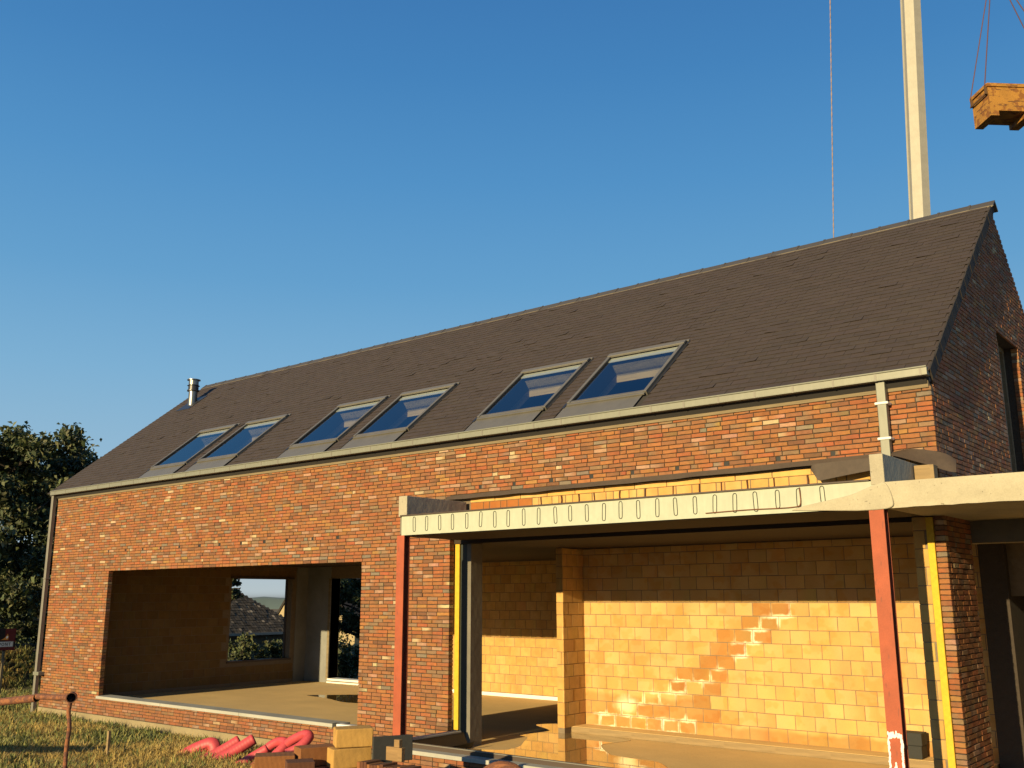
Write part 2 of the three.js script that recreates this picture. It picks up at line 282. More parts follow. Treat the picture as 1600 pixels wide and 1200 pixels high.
// plinth of the bay
part('bay_plinth', box(-7.188, 2, -.3, .466, 1.0, 1.287), M.mortar, house);
const bayPlinth = house.children[2];
layRows(bayPlinth, () => [[-7.2, -.3, 1, 0]], .062, .466, (u, v, n) => [u, v, n + 1.3], 0);
{
  // projected size decides which bricks are objects of their own
  for (const b of bricks) {
    const uc = (b.u0 + b.u1) / 2, vc = (b.v0 + b.v1) / 2, w = b.map(uc, vc, 0), q = proj(...w), p1 = proj(...b.map(b.u0, vc, 0)), p2 = proj(...b.map(b.u1, vc, 0)), p3 = proj(...b.map(uc, b.v0, 0)), p4 = proj(...b.map(uc, b.v1, 0));
    b.px = 1516 / q[2]; b.area = Math.abs((p2[0] - p1[0]) * (p4[1] - p3[1]));
    const hidden = b.wall === frontWall && vc < 4.1 && vc > 3.3 && uc > -.4 || b.wall === gableWall && vc < 3.75 && vc > 3.1;
    if (q[0] < 5 || q[0] > 1595 || q[1] > 1195 || hidden) b.area = 0;
    if (b.wall === bayPlinth && q[0] > 880) b.area = 0;
  }
  const top = new Set([...bricks].sort((a, b) => b.area - a.area).slice(0, 300));
  const rest = new Map();
  for (const b of bricks) {
    let c1 = pick(), c2 = R() < .55 ? c1 : pick(); const t = rr(.95, 1.2); c1 = c1.map((x) => x * t); c2 = c2.map((x) => x * t * rr(.85, 1.1));
    const uc = (b.u0 + b.u1) / 2, vc = (b.v0 + b.v1) / 2;
    if (b.wall === frontWall && vc < .5) for (const [sx, w] of [[-12.2, .14], [-13.9, .1]]) if (Math.abs(uc - sx) < w && R() < .8) { c2 = [.42, .33, .25]; if (R() < .4) c1 = [.33, .23, .16]; } // lime runs below the sill
    if (b.wall === bayPlinth || (b.wall === frontWall && vc < .5)) { c1 = c1.map((x, i) => mix(x, [.28, .11, .055][i], .45)); c2 = c2.map((x, i) => mix(x, [.28, .11, .055][i], .3)); }
    const rough = b.wall === gableWall ? .9 : 1;
    if (top.has(b)) { const a = new Acc(); brickInto(a, b.u0, b.u1, b.v0, b.v1, b.d, true, b.map, c1, c2, rough); part('brick', a.geo(), M.brick, b.wall); }
    else { if (!rest.has(b.wall)) rest.set(b.wall, new Acc()); brickInto(rest.get(b.wall), b.u0, b.u1, b.v0, b.v1, b.d, b.px > 62, b.map, c1, c2, rough); }
  }
  for (const [wall, a] of rest) part('brickwork', a.geo(), M.brick, wall).userData.kind = 'stuff';
}
for (const [x, y] of vents) part('weep_vent', box(x - .03, x + .03, y - .026, y + .026, -.02, -.0125), M.rubber, frontWall);
// plinth strip, sill pieces
part('plinth', box(X0 - .01, -7.2, -.4, .118, -.1, .014), M.plinth, house);
{
  const cuts = [OPEN.x0 - .02, -15.1, -12.5, -9.86];
  for (let i = 0; i < 3; i++) part('window_sill', rbox(cuts[i], cuts[i + 1] - .006, .452, .51, -.30, .045, .006), M.stone, house);
  part('window_sill', rbox(-9.855, -9.33, .455, .518, -.06, .06, .008), M.white, house);
  part('sill_wrap', box(-9.90, -9.80, .450, .523, -.02, .064), M.stoneDark, house);
}

// ---------------------------------------------------------------- inner block walls
const blocks = [];
const wallTexW = 7.2, wallTexH = 3.0, stainX = -6.85, stainY = .40;
const DARK = [[-3.54, 2.36], [-3.24, 2.37], [-3.69, 2.17], [-3.48, 2.17], [-4.14, 1.97], [-3.85, 1.97], [-3.6, 1.98], [-4.3, 1.76], [-3.99, 1.77], [-4.47, 1.56], [-4.17, 1.57], [-4.84, 1.35], [-4.55, 1.36], [-4.34, 1.37], [-4.94, 1.15], [-4.36, 1.18], [-4.6, .97], [-4.45, .8]];
const WHITE = [[[-3.05, 2.36], [-3.4, 2.16], [-3.62, 1.97], [-3.86, 1.74]], [[-4.2, 1.5], [-4.4, 1.36], [-4.9, 1.17], [-5.2, 1.02], [-5.7, .92], [-6.0, .8]], [[-6.5, .58], [-5.9, .6], [-5.2, .58], [-4.8, .6]]];
const segD = (x, y, a, b) => { const dx = b[0] - a[0], dy = b[1] - a[1], t = clamp(((x - a[0]) * dx + (y - a[1]) * dy) / (dx * dx + dy * dy)); return Math.hypot(x - a[0] - t * dx, y - a[1] - t * dy); };
const stainT = tex(2048, 860, (u, v) => {
  let x = stainX + u * wallTexW, y = stainY + v * wallTexH;
  const a = fbm(x * 3.1 + 50, y * 3.1 + 50, 301, 0, 5), g = vn(x * 210, y * 60, 305), cb = .5 + .5 * Math.sin(x * 2 * Math.PI / .0145 + 2 * vn(x * 9, y * 3, 307));
  const k = .92 + .22 * (a - .5) + .06 * (g - .5) + .03 * cb; let c = [.68 * k, .415 * k, .138 * k];
  // patches of firing colour inside the blocks
  const pch = sst(.52, .66, fbm(x * 5.3 + 9, y * 6 + 4, 311, 0, 3)); c = [c[0] * mix(1, .97, pch), c[1] * mix(1, .88, pch), c[2] * mix(1, .74, pch)];
  // damp blocks beside the old diagonal of the stair, and the damp foot of the wall
  const row = Math.floor((y - .467) / .2), us = -6.76 + (row % 2 ? -.15 : 0) - .02 * (row % 3), col = Math.floor((x - us) / .298), cx = us + col * .298 + .145, cy = .467 + row * .2 + .096;
  let wet = 0; for (const [dx, dy] of DARK) if (Math.abs(cx - dx) < .15 && Math.abs(cy - dy) < .1) wet = Math.max(wet, sst(1.15, .9, Math.max(Math.abs(x - cx) / .15, Math.abs(y - cy) / .1) + .5 * (fbm(x * 7, y * 7, 313, 0, 4) - .42)));
  const foot = sst(.03, -.05, y - (x < -4.4 ? .98 : .64) + .12 * (fbm(x * 4, y * 4, 317, 0, 3) - .5)) * (x < -4.4 ? .75 : .8); wet = Math.max(wet, foot * (.6 + .6 * fbm(x * 6, y * 6, 319, 0, 3)));
  c = [mix(c[0], c[0] * .70, wet), mix(c[1], c[1] * .57, wet), mix(c[2], c[2] * .42, wet)];
  // lime bloom that has crept out along the joints of the damp band
  const xo = x, yo = y, jd = Math.min(Math.abs(y - cy + .1), Math.abs(y - cy - .1), Math.abs(x - cx + .149), Math.abs(x - cx - .149)), n1 = fbm(x * 9, y * 9, 323, 0, 4), n2 = fbm(x * 3.3 + 5, y * 3.3, 341, 0, 3);
  let w = 9; for (const L of WHITE) for (let i = 0; i < L.length - 1; i++) w = Math.min(w, segD(x, y, L[i], L[i + 1]));
  const e = sst(.17, .05, w + .22 * (n2 - .5)) * sst(.045, .004, jd + .07 * (n1 - .42)) * (.75 + .25 * vn(x * 70, y * 70, 343));
  const cl = sst(.2, .02, Math.hypot((x + 5.95) / 1.4, y - .83) + .1 * (fbm(x * 10, y * 10, 329, 0, 3) - .5)) * .8;
  const q = Math.max(e, cl); return [mix(c[0], .97, q), mix(c[1], .86, q), mix(c[2], .60, q)];
}, 1);
stainT.repeat.set(1 / wallTexW, 1 / wallTexH); stainT.offset.set(-stainX / wallTexW, -stainY / wallTexH);
M.blockStained = new THREE.MeshStandardMaterial({ color: lin(ALB, ALB, ALB), vertexColors: true, map: stainT, bumpMap: combB, bumpScale: .003, roughness: .9 });
const CLAY = [[.68, .415, .135], [.70, .435, .145], [.66, .39, .116], [.70, .45, .17], [.645, .38, .12]];
function layBlocks(wall, mat, u0, u1, y0, y1, map, joint0, L = .29, d = .03, skip = () => false, scale = 1) {
  let row = 0; for (let v = joint0; v < y1; v += .2, row++) {
    const a = Math.max(v, y0), b = Math.min(v + .192, y1); if (b - a < .03) continue;
    let u = u0 + (row % 2 ? -.15 : 0) - .02 * (row % 3);
    for (; u < u1; u += L + .008) { const p = Math.max(u, u0), q = Math.min(u + L, u1); if (q - p < .03 || skip((p + q) / 2, (a + b) / 2)) continue; blocks.push({ wall, mat, u0: p, u1: q, v0: a, v1: b, d, map, scale }); }
  }
}
const ZW = -2.75, ZR = -6.25, XL = -18.4, CEIL = 3.37;
const backWall = part('inner_wall', [box(-6.752, -.04, FL - .2, CEIL - .004, ZW - .14, ZW - .004)], M.blockMortar, house);
layBlocks(backWall, M.blockStained, -6.76, -.04, .47, CEIL - .01, (u, v, n) => [u, v, ZW + n], .467);
const stub = part('stub_wall', [box(-6.886, -6.756, FL - .2, CEIL - .005, ZW - .1, ZW + .602)], M.blockMortar, house);
layBlocks(stub, M.block, .0, .61, .45, CEIL - .01, (u, v, n) => [-6.75 + n, v, ZW + .61 - u], .467);
layBlocks(stub, M.block, -6.89, -6.75, .45, CEIL - .01, (u, v, n) => [u, v, ZW + .61 + n], .467, .29);
const rearWall = part('rear_wall', uvm(prism([[XL - .34, -.3], [-.34, -.3], [-.34, CEIL], [XL - .34, CEIL]], .3, [[[-17.42, .46], [-17.42, 3.06], [-15.6, 3.06], [-15.6, .46]]]).translate(0, 0, ZR - .304)), M.blockMortar, house);
layBlocks(rearWall, M.block, -15.4, -6.95, FL, CEIL - .02, (u, v, n) => [u, v, ZR + n], .467);
const sideWall = part('side_wall', (() => { const g = prism([[.1, -.3], [6.55, -.3], [6.55, CEIL], [.1, CEIL]], .3, [[[3.8, 1.0], [5.72, 1.0], [5.72, 3.04], [3.8, 3.04]]]); g.applyMatrix4(new THREE.Matrix4().set(0, 0, 1, XL - .304, 0, 1, 0, 0, -1, 0, 0, 0, 0, 0, 0, 1)); return uvm(g); })(), M.blockMortar, house);
layBlocks(sideWall, M.block, .34, 5.86, FL, CEIL - .02, (u, v, n) => [XL + n, v, -u], .467, .29, .03, (u, v) => u > 3.66 && u < 5.86 && v > .92 && v < 3.12, .34);  // side wall clay darkened: the shade of the room is put into its colour
const endWall = part('gable_inner_leaf', box(-.334, -.196, FL - .4, SOF - .004, -1.05, -.006), M.blockMortar, house);
layBlocks(endWall, M.block, -.34, -.19, FL, SOF - .01, (u, v, n) => [u, v, n], .467);
// course of blocks left bare above the bay roof
const upstand = part('block_upstand', box(-7.36, -.1, 3.6, 4.095, -.3, -.07), M.blockMortar, house);
{
  let u = -6.98; while (u < -.34) { const w = R() < .3 ? .11 : rr(.2, .27), e = Math.min(u + w, -.32); blocks.push({ wall: upstand, mat: M.block, u0: u, u1: e, v0: 3.69, v1: 3.985, d: .03, map: (a, b, n) => [a, b, n - .06], scale: 1.05, top: u < -5.9 ? 1 : 0 }); u = e + .012; }
  u = -6.98; while (u < -.34) { const e = Math.min(u + .49, -.32); blocks.push({ wall: upstand, mat: M.block, u0: u, u1: e, v0: 3.992, v1: 4.07, d: .03, map: (a, b, n) => [a, b, n - .055], scale: 1.15 }); u = e + .01; }
}
{
  for (const b of blocks) { const uc = (b.u0 + b.u1) / 2, vc = (b.v0 + b.v1) / 2, q = proj(...b.map(uc, vc, 0)), p1 = proj(...b.map(b.u0, vc, 0)), p2 = proj(...b.map(b.u1, vc, 0)), p3 = proj(...b.map(uc, b.v0, 0)), p4 = proj(...b.map(uc, b.v1, 0)); b.area = Math.abs((p2[0] - p1[0]) * (p4[1] - p3[1])) * (q[0] > 0 && q[0] < 1590 && q[1] < 1196 ? 1 : 0); if (b.wall === sideWall) b.area *= .2; if (b.wall === backWall && uc > -1.2) b.area = 0; if (b.wall === rearWall && (q[0] < 750 || q[0] > 868)) b.area = 0; }
  const top = new Set([...blocks].sort((a, b) => b.area - a.area).slice(0, 300)), rest = new Map();
  for (const b of blocks) {
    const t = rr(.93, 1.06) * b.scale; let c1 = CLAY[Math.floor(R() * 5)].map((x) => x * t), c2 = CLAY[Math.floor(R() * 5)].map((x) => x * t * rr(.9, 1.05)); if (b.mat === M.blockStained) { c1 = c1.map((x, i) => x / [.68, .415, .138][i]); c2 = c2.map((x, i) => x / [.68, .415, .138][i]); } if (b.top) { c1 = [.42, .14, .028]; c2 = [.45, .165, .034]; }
    const save = (acc) => { const n0 = acc.u.length; brickInto(acc, b.u0, b.u1, b.v0, b.v1, b.d, true, b.map, c1, c2, .5); if (b.mat === M.blockStained) for (let i = n0 / 2, k = n0; k < acc.u.length; i++, k += 2) { acc.u[k] = acc.p[i * 3]; acc.u[k + 1] = acc.p[i * 3 + 1]; } };
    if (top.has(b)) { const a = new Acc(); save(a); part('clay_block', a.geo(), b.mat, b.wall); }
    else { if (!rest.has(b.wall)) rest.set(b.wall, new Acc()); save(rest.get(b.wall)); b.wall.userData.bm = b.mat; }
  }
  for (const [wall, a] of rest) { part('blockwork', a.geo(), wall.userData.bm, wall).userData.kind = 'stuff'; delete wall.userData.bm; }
}
// brown drips on the bare blocks
for (let x = -5.6; x < -1.4; x += rr(.26, .5)) { const w = rr(.006, .014), y0 = rr(3.72, 3.84), g = tube([[x, 3.99, -.052], [x + rr(-.01, .01), (y0 + 3.99) / 2, -.054], [x + rr(-.012, .012), y0, -.054]], w, 8, 6); g.scale(1, 1, 1); part('drip_stain', g, M.clayDark, upstand); }
// concrete corner, lintels, slabs and floors
part('concrete_corner', [box(XL, XL + .012, FL, CEIL - .002, ZR, ZR + .39), box(XL, -17.44, FL, CEIL - .002, ZR, ZR + .012)], M.concreteGrey, house);
part('opening_frame', [box(-17.5, -17.42, .46, 3.06, ZR - .3, ZR + .03)], M.board, house);
part('rear_sill', [rbox(-17.42, -15.6, .44, .49, ZR - .28, ZR + .05, .004), box(-17.42, -15.6, FL, .415, ZR + .012, ZR + .06)], M.white, house);
part('side_window_frame', [box(XL - .28, XL + .02, .95, 1.0, -5.76, -3.76), box(XL - .28, XL - .2, 1.0, 3.04, -5.76, -5.70), box(XL - .28, XL + .03, 3.04, 3.09, -5.76, -3.76)], M.darkProfile, house);
part('wall_foot_strip', box(-15.4, -6.95, FL + .002, FL + .075, ZR + .004, ZR + .03), M.white, house);
part('floor_slab', [box(XL, -.34, -.3, FL, ZR, -.102), box(-7.1, -.34, -.3, FL, -.102, 1.0), box(-.34, 6, -.3, FL - .004, -6, -1.05)], M.screed, house);
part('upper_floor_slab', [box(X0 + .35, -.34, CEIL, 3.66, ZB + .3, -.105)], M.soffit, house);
part('wall_ledge', box(-6.9, -.36, FL + .001, .478, ZW - .003, -2.36), M.screed, house);
part('ledge_board', rbox(-6.9, -.36, FL + .001, .474, -2.359, -2.335, .004), M.woodPale, house);
// bay: slab, parapets, fascia panel with wire loops, beam
part('bay_roof_slab', [box(-7.18, -.2, SOF + .03, 3.69, .002, 1.262)], M.concrete, house);
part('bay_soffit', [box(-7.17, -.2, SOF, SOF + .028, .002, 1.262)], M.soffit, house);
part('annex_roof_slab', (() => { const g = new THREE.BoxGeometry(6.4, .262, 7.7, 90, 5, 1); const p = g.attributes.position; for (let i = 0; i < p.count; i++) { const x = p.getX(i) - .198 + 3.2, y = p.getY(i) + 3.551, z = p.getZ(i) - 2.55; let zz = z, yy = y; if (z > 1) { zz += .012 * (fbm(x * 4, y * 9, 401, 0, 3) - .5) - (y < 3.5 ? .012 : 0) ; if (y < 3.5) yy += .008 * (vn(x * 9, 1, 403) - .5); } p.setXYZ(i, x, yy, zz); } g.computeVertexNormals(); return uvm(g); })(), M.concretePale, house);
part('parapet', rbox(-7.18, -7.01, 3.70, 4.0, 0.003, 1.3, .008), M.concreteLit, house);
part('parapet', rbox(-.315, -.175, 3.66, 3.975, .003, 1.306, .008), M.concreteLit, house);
const fascia = part('fascia_panel', box(-7.11, -.2, 3.43, 3.70, 1.264, 1.3), M.fascia, house);
part('fascia_cap', [rbox(-7.13, -.33, 3.702, 3.722, 1.25, 1.318, .004)], M.darkProfile, fascia);  // shadow line along the fascia top is put into the dark cap colour
for (let i = 0; i < 27; i++) {
  const x = -6.85 + i * .2508 + rr(-.012, .012), lean = rr(-.008, .008), y1 = 3.685 + rr(-.008, .004), y0 = 3.475 + rr(-.012, .012), w = .022; if (x > -.62) continue;
  const pts = []; for (let k = 0; k <= 8; k++) { const a = Math.PI * k / 8; pts.push([x + w * Math.cos(a), y1 - w + w * Math.sin(a), 1.303]); } for (let k = 0; k <= 8; k++) { const a = Math.PI + Math.PI * k / 8; pts.push([x + lean + w * Math.cos(a), y0 + w + w * Math.sin(a), 1.303]); }
  part('wire_loop', tube(pts, .0042, 48, 5, true), M.wire, fascia);
}
part('wire_rod', tube([[-2.2, 3.478, 1.309], [-1.7, 3.487, 1.309], [-1.15, 3.486, 1.309], [-1.08, 3.50, 1.309], [-1.075, 3.69, 1.309]], .0065, 40, 6), M.rust, fascia);
part('mortar_smear', (() => { const pts = [[-1.16, 3.452], [-1.0, 3.488], [-.73, 3.53], [-.53, 3.565], [-.38, 3.615], [-.24, 3.66], [-.17, 3.655], [-.12, 3.5], [-.16, 3.426], [-.47, 3.418]]; const s = new THREE.Shape(new THREE.SplineCurve(pts.map((p) => new THREE.Vector2(...p))).getPoints(60)); const g = new THREE.ExtrudeGeometry(s, { depth: .004, bevelEnabled: true, bevelSize: .012, bevelThickness: .014, bevelSegments: 3 }); g.translate(0, 0, 1.296); return uvm(g); })(), M.concretePale, house);
// damp course membrane and its loose ends
const sheet = (fn, nu, nv, th) => { const p = [], idx = []; for (let s = 0; s < 2; s++) for (let j = 0; j <= nv; j++) for (let i = 0; i <= nu; i++) { const q = fn(i / nu, j / nv); p.push(q[0], q[1], q[2] + (s ? -th : 0)); } const st = (nu + 1) * (nv + 1); for (let j = 0; j < nv; j++) for (let i = 0; i < nu; i++) { const a = j * (nu + 1) + i, b = a + 1, c = a + nu + 1, d = c + 1; idx.push(a, b, c, b, d, c, st + a, st + c, st + b, st + b, st + c, st + d); } const g = new THREE.BufferGeometry(); g.setAttribute('position', new THREE.Float32BufferAttribute(p, 3)); g.setIndex(idx); g.computeVertexNormals(); return uvm(g); };
part('damp_membrane', sheet((u, v) => { const x = mix(-7.42, -.13, u), up = 4.115 + .05 * u, lo = mix(4.06, 4.055, sst(0, .1, u)) + .045 * u + .012 * (vn(x * 3, 2, 411) - .5); return [x, mix(up, lo - .01, v), .004 + .05 * v + .014 * v * (vn(x * 4, 7, 413) - .5)]; }, 90, 4, .004), M.membraneBrown, house);
part('membrane_flap', sheet((u, v) => { const x = mix(-1.42, -.32, u), a = mix(4.10, 4.12, u), b = u < .08 ? mix(4.03, 3.885, u / .08) : mix(3.885, 4.01, (u - .08) / .92); return [x, mix(a, b, v), .06 + .05 * v + .02 * Math.sin(u * 5) * v]; }, 40, 5, .004), M.membraneBrown, house);
part('membrane_flap', sheet((u, v) => { const x = mix(-.46, .20, u) + .03 * v * u, a = 4.165 - .17 * u ** 5, b = mix(4.10, 3.86, sst(0, 1, u)); return [x, mix(a, b, v) + .014 * Math.sin(u * 7 + v * 3), .01 + .16 * v + .03 * u]; }, 30, 8, .004), M.membraneBrown, house);
// steel posts
const hPost = (cx, cz, y0, y1) => { const w = .075, d = .06, t = .011, s = .005; const pts = [[-w, -d], [w, -d], [w, -d + t], [s, -d + t], [s, d - t], [w, d - t], [w, d], [-w, d], [-w, d - t], [-s, d - t], [-s, -d + t], [-w, -d + t]]; const g = prism(pts, y1 - y0); g.rotateX(-Math.PI / 2); g.translate(cx, y0, cz); return uvm(g); };
{
  const p1 = part('steel_post', hPost(-7.125, 1.24, .42, SOF + .01), M.redSteel, house); part('base_plate', box(-7.24, -7.01, .466, .482, 1.13, 1.299), M.redSteel, p1);
  const p2 = part('steel_post', hPost(-.285, 1.24, .42, SOF + .01), M.redSteel, house); p2.userData.label = 'red post with white paint runs at its foot';
  const blots = (fn, n) => { const a = []; for (let k = 0; k < n; k++) { const [x, y] = fn(k / n), r = rr(.006, .015), g = new THREE.IcosahedronGeometry(1, 1); g.scale(r * rr(.6, 1), r * rr(.8, 2.4), .0022); g.translate(x, y, 1.3005); a.push(uvm(g)); } return a; };
  part('paint_run', blots((t) => [-.354 + rr(-.002, .008), mix(.5, 1.21, t) + rr(-.02, .02)], 90), M.white, p2); part('paint_run', blots((t) => [-.222 + rr(-.01, .004), mix(.5, 1.24, t) + rr(-.02, .02)], 120), M.white, p2);
  part('paint_run', blots((t) => [mix(-.35, -.22, t), 1.235 + rr(-.012, .02)], 40), M.white, p2); part('paint_run', blots((t) => [-.30 + rr(-.006, .006), mix(.5, 1.0, t) + rr(-.02, .02)], 30), M.white, p2);
  for (const p of [p1, p2]) for (const [dx, dz] of [[-.1, -.09], [.1, -.09], [-.1, .05], [.1, .05]]) part('anchor_bolt', new THREE.CylinderGeometry(.009, .009, .03, 6).translate((p === p1 ? -7.125 : -.285) + dx, .495, 1.2 + dz), M.steelDark, p);
  part('base_plate', box(-.40, -.17, .524, .54, 1.13, 1.299), M.redSteel, p2);
}
// left side of the bay: insulation strip, membrane, concrete stud, side sill, tray
part('insulation_strip', rbox(-7.352, -7.262, .6, SOF - .01, -.20, -.12, .006), M.yellow, house);
part('membrane_strip', box(-7.26, -7.102, FL + .02, CEIL, -.36, -.155), std([.018, .026, .022], { roughness: .6 }), house);
part('concrete_stud', box(-7.10, -7.02, FL, CEIL - .004, -.39, -.122), M.concrete, house);
part('bay_side_sill', [rbox(-7.19, -7.06, .52, .62, .02, 1.14, .008), box(-7.188, -7.1, .466, .52, .002, 1.0)], M.stone, house);
part('membrane_tray', sheet((u, v) => { const z = mix(1.05, -.02, u), c = v * 1.5; const x = -7.062 + .17 * v + .05 * u * v + .02 * Math.sin(u * 9) * v, y = .60 - .21 * Math.sin(Math.min(1, v * 1.35) * Math.PI / 2) + .07 * sst(.7, 1, v) * (0.4 + u); return [x, y, z]; }, 30, 12, .004), M.membrane, house);
part('bay_sill', [rbox(-7.2, 1.4, .468, .522, 1.09, 1.335, .006)], M.stone, house);
part('bay_frame_profile', [box(-7.02, -.37, .523, .575, 1.13, 1.17)], M.darkProfile, house);
part('frame_cap', [rbox(-7.02, -.37, .576, .588, 1.122, 1.178, .003)], M.zincDark, house);
part('insulation_strip', rbox(-.188, -.112, .4, SOF - .015, -.25, .028, .006), M.yellow, house);
// annex wall behind, out of the sun
part('annex_wall', [box(-.3, 6, FL - .4, SOF - .002, -6.2, -6.0), box(1.1, 6, FL, SOF - .002, ZW - .14, ZW), box(-.04, 1.1, 2.55, SOF - .002, ZW - .14, ZW), box(5.9, 6.1, -.3, SOF - .002, -6.0, 1.2)], M.blockMortar, house);
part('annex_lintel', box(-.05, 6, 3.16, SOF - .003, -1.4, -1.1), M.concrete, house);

// ---------------------------------------------------------------- roof
const RX0 = -20.52, RX1 = .035;
const WIN = [[-16.6, -15.22], [-14.8, -13.42], [-11.76, -10.38], [-9.96, -8.58], [-7.02, -5.64], [-5.24, -3.86]], WS0 = .5, WS1 = 2.0;
const RM = new THREE.Matrix4().makeBasis(new THREE.Vector3(1, 0, 0), NV, SV.clone().negate()).setPosition(EV);
const onRoof = (g) => { g.applyMatrix4(RM); return uvm(g); };
const rb = (x0, x1, n0, n1, s0, s1, r = 0) => onRoof((r ? new RoundedBoxGeometry(x1 - x0, n1 - n0, s1 - s0, 2, r) : new THREE.BoxGeometry(x1 - x0, n1 - n0, s1 - s0)).translate((x0 + x1) / 2, (n0 + n1) / 2, -(s0 + s1) / 2));
const deckGeo = prism([[RX0 + .06, 0], [RX1 - .06, 0], [RX1 - .06, SLEN - .06], [RX0 + .06, SLEN - .06]], .24, WIN.map(([a, b]) => [[a + .07, WS0 + .06], [a + .07, WS1 - .1], [b - .07, WS1 - .1], [b - .07, WS0 + .06]]));
deckGeo.applyMatrix4(new THREE.Matrix4().makeBasis(new THREE.Vector3(1, 0, 0), SV, NV).setPosition(EV.clone().addScaledVector(NV, -.25)));
const roof = part('roof', uvm(deckGeo), M.deck, house);
{
  const list = [], EXP = .125; let row = 0;
  for (let s = -.02; s < SLEN - .06; s += EXP, row++) {
    let u = RX0 - (row % 2 ? .15 : 0);
    for (; u < RX1; u += .252) {
      let a = Math.max(u, RX0), b = Math.min(u + .249, RX1); if (b - a < .05) continue; const segs = [[a, b]];
      for (const [w0, w1] of WIN) if (s + .28 > -.1 && s < WS1 - .02) { const cut = []; for (const [p, q] of segs.splice(0)) { if (q < w0 - .05 || p > w1 + .05) cut.push([p, q]); else { if (p < w0 - .05) cut.push([p, w0 - .05]); if (q > w1 + .05) cut.push([w1 + .05, q]); } } segs.push(...cut); }
      for (const [p, q] of segs) if (q - p > .03) list.push({ p, q, s });
    }
  }
  const P = (x, n, s) => EV.clone().addScaledVector(SV, s).addScaledVector(NV, n).add(new THREE.Vector3(x, 0, 0));
  for (const l of list) { const c = P((l.p + l.q) / 2, .02, l.s + .08), q = proj(c.x, c.y, c.z); l.area = (l.q - l.p) / q[2] / q[2]; }
  const top = new Set([...list].sort((a, b) => b.area - a.area).slice(0, 300)), rest = new Acc();
  const into = (acc, l) => {
    const len = Math.min(.25, SLEN - .01 - l.s), lift = R() < .06 ? rr(.003, .009) : rr(0, .002), tw = rr(-.002, .002) + (lift > .005 ? rr(-.008, .008) : 0), n0 = .016 + lift, n1 = .001, th = .005, k = rr(.93, 1.07), col = [.062 * k, .047 * k * rr(.97, 1.02), .039 * k * rr(.95, 1.04)], js = rr(-.003, .003), ou = R() * 3, ov = R() * 3;
    const v = []; for (const [x, s] of [[l.p, 0], [l.q, 0], [l.q, 1], [l.p, 1]]) { const n = s ? n1 : n0 + (x === l.q ? tw : -tw); v.push([P(x, n + th, l.s + js + s * len), x, s], [P(x, n, l.s + js + s * len), x, s]); }
    const quad = (a, b, c, d) => { for (const i of [a, b, c, a, c, d]) { const q = v[i]; acc.p.push(q[0].x, q[0].y, q[0].z); acc.c.push(...col); acc.u.push(q[1] + ou, q[2] * len + ov + (i % 2) * .01); } };
    quad(0, 2, 4, 6); quad(1, 3, 2, 0); quad(3, 5, 4, 2); quad(7, 1, 0, 6); quad(1, 7, 5, 3);
  };
  for (const l of list) if (top.has(l)) { const a = new Acc(); into(a, l); part('slate', a.geo(), M.slate, roof); } else into(rest, l);
  part('slating', rest.geo(), M.slate, roof).userData.kind = 'stuff';
  // verge slates hung down the right gable
  for (let s = .02; s < SLEN - .1; s += .165) { const g = rb(RX1 - .012 + rr(0, .006), RX1 + .004 + rr(0, .01), -.13, .018, s, s + .185); part('verge_slate', g, std([.040, .036, .035], { map: slateT, roughness: .7 }), roof); }
}
const vergeMat = std([.036, .031, .028], { map: slateT, roughness: .95 });
roof.children.forEach((c) => { if (c.name === 'verge_slate') c.material = vergeMat; });
part('rear_roof', (() => { const g = new THREE.BoxGeometry(RX1 - RX0 - .12, .24, SLEN); g.translate((RX0 + RX1) / 2, -.13, -SLEN / 2); const S2 = new THREE.Vector3(0, SV.y, -SV.z), N2 = new THREE.Vector3(0, NV.y, -NV.z); const m = new THREE.Matrix4().makeBasis(new THREE.Vector3(-1, 0, 0), N2, S2.clone().negate()).setPosition(new THREE.Vector3(RX0 + RX1, EV.y, 2 * RG.z - EV.z)); g.applyMatrix4(m); return uvm(g); })(), M.lining, house);
for (let i = 0, x = RX0; x < RX1 - .02; i++) { // ridge tiles
  const e = Math.min(x + .46, RX1 + .03), y = RG.y + .028, z = RG.z, w = .15, k = i % 2 ? .004 : 0;
  const pr = prism([[-w, -w * .81], [0, 0], [w, -w * .81], [w, -w * .81 - .022], [0, -.026], [-w, -w * .81 - .022]], e - x + .02); pr.rotateY(Math.PI / 2); pr.translate(x - .01, y + k, z);
  const rt = part('ridge_tile', uvm(pr), M.ridge, house);
  part('ridge_lip', box(x, e - .004, y - w * .81 - .034 + k, y - w * .81 - .012 + k, z + w - .004, z + w + .012), M.ridgeLip, rt);
  part('ridge_joint', (() => { const q = prism([[-w - .004, -w * .81], [0, .008], [w + .008, -w * .81], [w + .008, -w * .81 - .02], [0, -.012], [-w, -w * .81 - .02]], .035); q.rotateY(Math.PI / 2); q.translate(x - .017, y + .004, z); return uvm(q); })(), M.ridge, rt);
  x = e;
}
